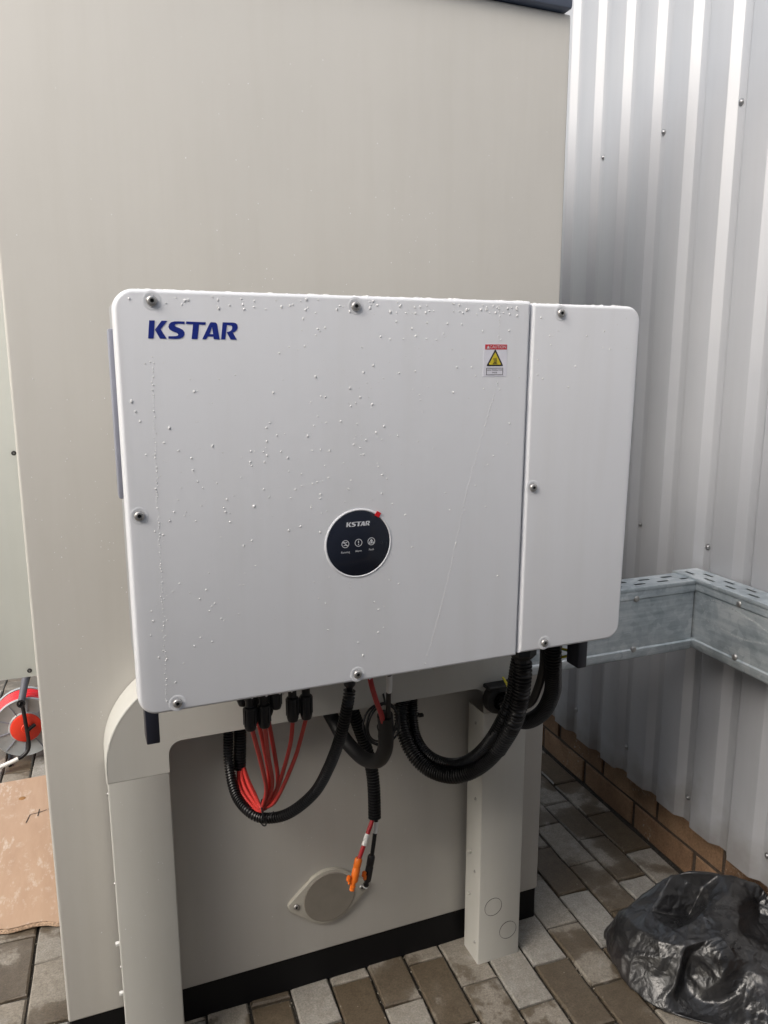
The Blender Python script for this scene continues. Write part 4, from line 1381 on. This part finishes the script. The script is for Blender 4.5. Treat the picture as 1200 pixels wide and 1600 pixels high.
# ------------------------------------------------------------------ cable reel
reel = empty("cable_reel", (-0.330, 1.55, 0.0), "grey cable reel with red hub and red cable on the paving, partly behind the cabinet", "cable reel", rot=(0, 0, math.radians(4)))
RC = 0.150
def flange(y, name):
    bm = bmesh.new()
    lathe_bm(bm, [(0.0, 0.0), (0.060, 0.0), (0.064, 0.004), (0.112, 0.002), (0.118, -0.001), (0.121, 0.004), (0.121, 0.009), (0.117, 0.010), (0.06, 0.010), (0, .010)], (0, y, RC), (0, 1, 0), 48)
    o = new_obj(name, mesh_from(bm, name, math.radians(35)), reel, M['reel_grey'])
    return o
ff = flange(-0.055, "flange")
flange(0.060, "flange")
bm = bmesh.new()
for k in range(10):
    a = 2 * math.pi * k / 10 + .2
    mt = Matrix.Translation((0.088 * math.cos(a), -0.0537, RC + 0.088 * math.sin(a))) @ Matrix.Rotation(-a, 4, 'Y')
    bmesh.ops.create_cube(bm, size=1.0, matrix=mt @ Matrix.Diagonal((.05, .004, .0022, 1)))
new_obj("flange_rib", mesh_from(bm, "flange_rib"), ff, M['guard'])
lathe("hub", [(0.057, 0.0), (0.057, 0.007), (0.052, 0.010), (0.018, 0.011), (0.016, 0.014), (0, 0.014)], (0, -0.0545, RC), (0, -1, 0), M['reel_red'], reel, 40)
bm = bmesh.new()
for k in range(8):
    for lay in (0, 1):
        rr = 0.104 + 0.007 * lay + .002 * math.sin(k * 2.1)
        ring = [Vector((rr * math.cos(a), -0.038 + k * 0.0122, RC + rr * math.sin(a))) for a in (2 * math.pi * i / 40 for i in range(41))]
        sweep_bm(bm, ring, 0.0062, 7, cap=False)
new_obj("wound_cable", mesh_from(bm, "wound_cable", 1.2), reel, M['reel_cable'])
lathe("drum", [(0.098, -.045), (0.098, .06)], (0, 0, RC), (0, 1, 0), M['reel_grey'], reel, 32)
fr = tube("frame_tube", [(-0.008, -0.075, 0.262), (-0.004, -0.078, 0.235), (0.0, -0.082, 0.175), (0.004, -0.085, 0.115), (0.002, -0.088, 0.075), (-0.018, -0.092, 0.052), (-0.045, -0.095, 0.042)], 0.0075, M['black'], reel, 10)
tube("foot_tube", [(-0.038, -0.095, 0.044), (-0.09, -0.10, 0.030), (-0.17, -0.11, 0.014)], 0.0085, M['sleeve'], reel, 10)
tube("crank", [(0.002, -0.085, RC - .002), (0.018, -0.078, RC + .006), (0.032, -0.072, RC + 0.012)], 0.0075, M['black'], reel, 10)
tube("handle", [(-0.008, -0.075, 0.268), (0.006, -0.03, 0.310), (0.016, 0.01, 0.345), (0.02, 0.04, .37)], 0.0135, M['reel_handle'], reel, 12)
lathe("handle_clip", [(0.008, -.010), (0.0155, -.010), (0.0155, .010), (0.008, .010)], (-0.010, -0.078, 0.262), (0, -1, .2), M['black'], reel, 16)
for sx in (-1, 1):
    box("stand_foot", sx * 0.07 - .006, sx * 0.07 + .006, -0.06, 0.08, 0.0, 0.012, M['black'], reel, bev=.002)
    tube("stand_leg", [(sx * .07, 0.0745, .008), (sx * .03, 0.076, .09), (0, .0775, RC)], 0.006, M['black'], reel, 8)

# ------------------------------------------------------------------ plywood offcut
ply = empty("plywood_sheet", (-0.55, 0.9, 0.0), "thin brown plywood offcut with a ragged front edge lying on the paving", "plywood sheet")
bm = bmesh.new()
rp = random.Random(4)
n = 44
x0, x1, yF, yB = -0.55, 0.362, -0.42, 0.434
front = []
for i in range(n + 1):
    t = i / n
    x = x0 + (x1 - x0) * t
    y = yF - 0.006 + 0.012 * math.sin(t * 17) + 0.008 * math.sin(t * 41 + 1) + rp.uniform(-.003, .003) + 0.018 * (1 - t) * 0
    front.append((x, y))
top_l = [bm.verts.new((x, y, 0.0175 + .002 * math.sin(x * 9))) for x, y in front]
top_b = [bm.verts.new((x, yB, 0.0165)) for x, y in front]
midv = [[bm.verts.new((x, y + (yB - y) * f, 0.0175 - .001 * f)) for x, y in front] for f in (0.02, .06, .5)]
rows = [top_l] + midv + [top_b]
for a, b in zip(rows, rows[1:]):
    for k in range(n):
        bm.faces.new((a[k], a[k + 1], b[k + 1], b[k]))
new_obj("face_veneer", mesh_from(bm, "face_veneer", .6), ply, M['ply'])
bm = bmesh.new()
lay = [[bm.verts.new((x, y + dy + rp.uniform(-.0015, .0015), z)) for x, y in front] for dy, z in ((0.001, 0.0170), (-0.003, 0.0135), (-0.007, 0.010), (-0.004, 0.006), (0.002, 0.003))]
for a, b in zip(lay, lay[1:]):
    for k in range(n):
        bm.faces.new((a[k], a[k + 1], b[k + 1], b[k]))
box_bm(bm, x0, x1, yF + .02, yB - .001, 0.003, 0.0155)
new_obj("ragged_edge", mesh_from(bm, "ragged_edge"), ply, M['ply_edge'])
# marker scribble and a knot
bm = bmesh.new()
def stroke(pts, r=0.0015):
    sweep_bm(bm, [Vector((x - -0.55 * 0, y, 0.0183)) for x, y in pts], r, 6)
stroke([(0.236, 0.115), (0.247, 0.165), (0.272, 0.167), (0.300, 0.176)])
stroke([(0.272, 0.145), (0.276, 0.19)])
stroke([(0.306, .176), (0.322, .180)], 0.005)
for v in bm.verts: v.co.z = 0.0182 + (v.co.z - 0.0183) * .1
new_obj("marker_scribble", mesh_from(bm, "marker_scribble"), ply, M['ink'])
lathe("knot", [(0.012, 0), (0.011, 0.0006), (0, 0.0006)], (0.215, 0.29, 0.0170), (0, 0, 1), M['knot'], ply, 16)

#BAG#
# ------------------------------------------------------------------ bin bag: slack film hung over rubbish, folds laid out by hand
FILM = [
    (1.164, -0.172, 0.035), (1.148, -0.204, 0.022), (1.133, -0.264, 0.010), (1.134, -0.322, 0.006), (1.148, -0.371, 0.006),
    (1.169, -0.411, 0.008), (1.215, -0.431, 0.006), (1.193, -0.165, 0.085), (1.230, -0.171, 0.115), (1.296, -0.184, 0.160),
    (1.357, -0.206, 0.205), (1.402, -0.242, 0.210), (1.469, -0.255, 0.205), (1.492, -0.292, 0.200), (1.556, -0.325, 0.185),
    (1.556, -0.358, 0.150), (1.207, -0.191, 0.118), (1.341, -0.242, 0.140), (1.365, -0.262, 0.100), (1.444, -0.309, 0.197),
    (1.204, -0.324, 0.128), (1.240, -0.378, 0.140), (1.248, -0.337, 0.150), (1.356, -0.329, 0.172), (1.454, -0.339, 0.165),
    (1.485, -0.364, 0.110), (1.295, -0.442, 0.075), (1.272, -0.366, 0.105), (1.280, -0.395, 0.075), (1.185, -0.401, 0.030),
    (1.446, -0.458, 0.120), (1.316, -0.440, 0.125), (1.332, -0.469, 0.055), (1.171, -0.202, 0.080), (1.155, -0.292, 0.058),
    (1.189, -0.345, 0.090), (1.196, -0.375, 0.055), (1.314, -0.388, 0.152), (1.376, -0.409, 0.155), (1.250, -0.247, 0.140),
    (1.187, -0.263, 0.118), (1.299, -0.226, 0.165), (1.415, -0.247, 0.165), (1.489, -0.323, 0.185), (1.540, -0.338, 0.140),
    (1.147, -0.248, 0.060), (1.299, -0.424, 0.140), (1.252, -0.407, 0.012), (1.250, -0.366, 0.035), (1.291, -0.444, 0.020),
    (1.556, -0.426, 0.140), (1.517, -0.496, 0.100), (1.434, -0.559, 0.070), (1.280, -0.517, 0.012), (1.315, -0.567, 0.045),
    (1.374, -0.599, 0.020), (1.245, -0.467, 0.006), (1.356, -0.513, 0.085), (1.370, -0.458, 0.100)]
FILM_FACES = [
    (2, 45, 1), (0, 1, 45), (45, 33, 0), (7, 0, 33), (33, 16, 7), (39, 9, 8), (3, 34, 2), (45, 2, 34), (33, 45, 34), (16, 33, 40),
    (40, 39, 16), (39, 8, 16), (7, 16, 8), (21, 48, 27), (18, 17, 39), (29, 5, 6), (6, 47, 29), (47, 48, 29), (35, 36, 21), (20, 35, 21),
    (21, 22, 20), (10, 41, 17), (5, 29, 4), (29, 36, 4), (3, 4, 36), (34, 3, 36), (35, 20, 34), (40, 34, 20), (39, 40, 20), (20, 22, 39),
    (17, 41, 39), (9, 39, 41), (41, 10, 9), (46, 31, 38), (19, 13, 12), (49, 56, 53), (26, 31, 28), (31, 46, 28), (46, 38, 37), (23, 37, 38),
    (42, 23, 19), (19, 12, 42), (11, 42, 12), (57, 58, 32), (25, 44, 24), (43, 24, 44), (51, 15, 50), (54, 55, 52), (51, 50, 30), (54, 52, 57),
    (52, 51, 57), (51, 30, 57), (58, 57, 30), (30, 50, 25), (44, 25, 50), (50, 15, 44), (15, 14, 44), (55, 54, 53), (54, 57, 53), (57, 32, 53),
    (49, 53, 32), (26, 49, 32), (32, 58, 26), (31, 26, 58), (38, 31, 58), (58, 30, 38), (30, 25, 38), (25, 24, 38), (23, 38, 24), (19, 23, 24),
    (24, 43, 19), (13, 19, 43), (43, 44, 13), (12, 13, 14), (14, 15, 12), (53, 56, 5), (6, 5, 56), (47, 6, 56), (56, 49, 47), (49, 26, 47),
    (26, 28, 47), (48, 47, 28), (27, 48, 28), (28, 46, 27), (46, 37, 27), (21, 27, 37), (18, 22, 23), (23, 42, 18), (10, 17, 42), (42, 11, 10),
    (11, 12, 10), (22, 21, 37), (37, 23, 22), (48, 21, 29), (36, 29, 21), (34, 40, 33), (44, 14, 13), (17, 18, 42), (36, 35, 34), (22, 18, 39)]
FOLDS = [(10, 17), (17, 18), (19, 23), (23, 22), (22, 20), (20, 40), (22, 21), (21, 27), (27, 28), (28, 26), (26, 31), (21, 29), (21, 20), (21, 37), (40, 16), (20, 34), (33, 34), (13, 44), (44, 25), (19, 24), (24, 38), (38, 31), (18, 42), (26, 32), (45, 34), (34, 36), (18, 39), (41, 10)]
bm = bmesh.new()
fv = [bm.verts.new(p) for p in FILM]
for f in FILM_FACES:
    bm.faces.new([fv[k] for k in f])
bm.normal_update()
rim = [e for e in bm.edges if len(e.link_faces) == 1]
mid = Vector((1.36, -0.36, 0))
floor_of = {}
for e in rim:
    for v in e.verts:
        if v not in floor_of:
            out = Vector((v.co.x, v.co.y, 0)) - mid
            reach = 0.02 + 0.28 * max(0.0, v.co.z - 0.04) * (1 if out.y > 0 else 0.2)
            p = Vector((v.co.x, v.co.y, 0)) + out.normalized() * (reach if v.co.z > 0.05 else -0.015)
            p.x = min(p.x, 1.560)
            floor_of[v] = bm.verts.new((p.x, p.y, 0.002))
for e in rim:
    a, b = e.verts
    bm.faces.new((a, b, floor_of[b], floor_of[a]))
bmesh.ops.holes_fill(bm, edges=[e for e in bm.edges if len(e.link_faces) == 1], sides=0)
bmesh.ops.recalc_face_normals(bm, faces=bm.faces[:])
crease = bm.edges.layers.float.new("crease_edge")
sharp = {frozenset((fv[a], fv[b])) for a, b in FOLDS}
for e in bm.edges:
    if frozenset(e.verts) in sharp:
        e[crease] = 0.8
    elif len(e.link_faces) == 2:
        e[crease] = min(0.35, max(0.0, (e.calc_face_angle(0) - 0.5) * 0.5))
tmp = bpy.data.meshes.new("film_cage")
bm.to_mesh(tmp)
bm.free()
cage = bpy.data.objects.new("film_cage", tmp)
col.objects.link(cage)
sub = cage.modifiers.new("film", 'SUBSURF')
sub.levels = sub.render_levels = 4
graph = bpy.context.evaluated_depsgraph_get()
graph.update()
film = bpy.data.meshes.new_from_object(cage.evaluated_get(graph))
bpy.data.objects.remove(cage)
film.name = "bin_bag"
def facet(p, cell):
    """flat facets meeting in sharp creases, the way thin film crumples"""
    d = mnoise.voronoi(p / cell)[0]
    return min(0.5, d[1] - d[0])
bm = bmesh.new()
bm.from_mesh(film)
bm.normal_update()
shift = []
for v in bm.verts:
    q = v.co + mnoise.noise_vector(v.co * 11) * 0.02
    q = Vector((q.x * 0.7 + q.y * 0.4, q.y * 1.3 - q.x * 0.3, q.z))
    soft = max(0.0, 0.35 + 0.9 * mnoise.noise(v.co * 7 + Vector((4, 2, 9))))
    shift.append(v.normal * (0.0075 * facet(q + Vector((3, 1, 5)), 0.060) + 0.0062 * soft * facet(q, 0.023) - 0.003))
for v, d in zip(bm.verts, shift):
    v.co += d
    v.co.z = max(0.001, v.co.z)
for f in bm.faces:
    f.smooth = True
bm.to_mesh(film)
bm.free()
base = Vector((1.36, -0.36, 0.0))
film.transform(Matrix.Translation(-base))
film.materials.clear()
new_obj("bin_bag", film, None, M['bag'], label="crumpled black plastic bin bag lying on the paving by the brick base", cat="bin bag").location = base
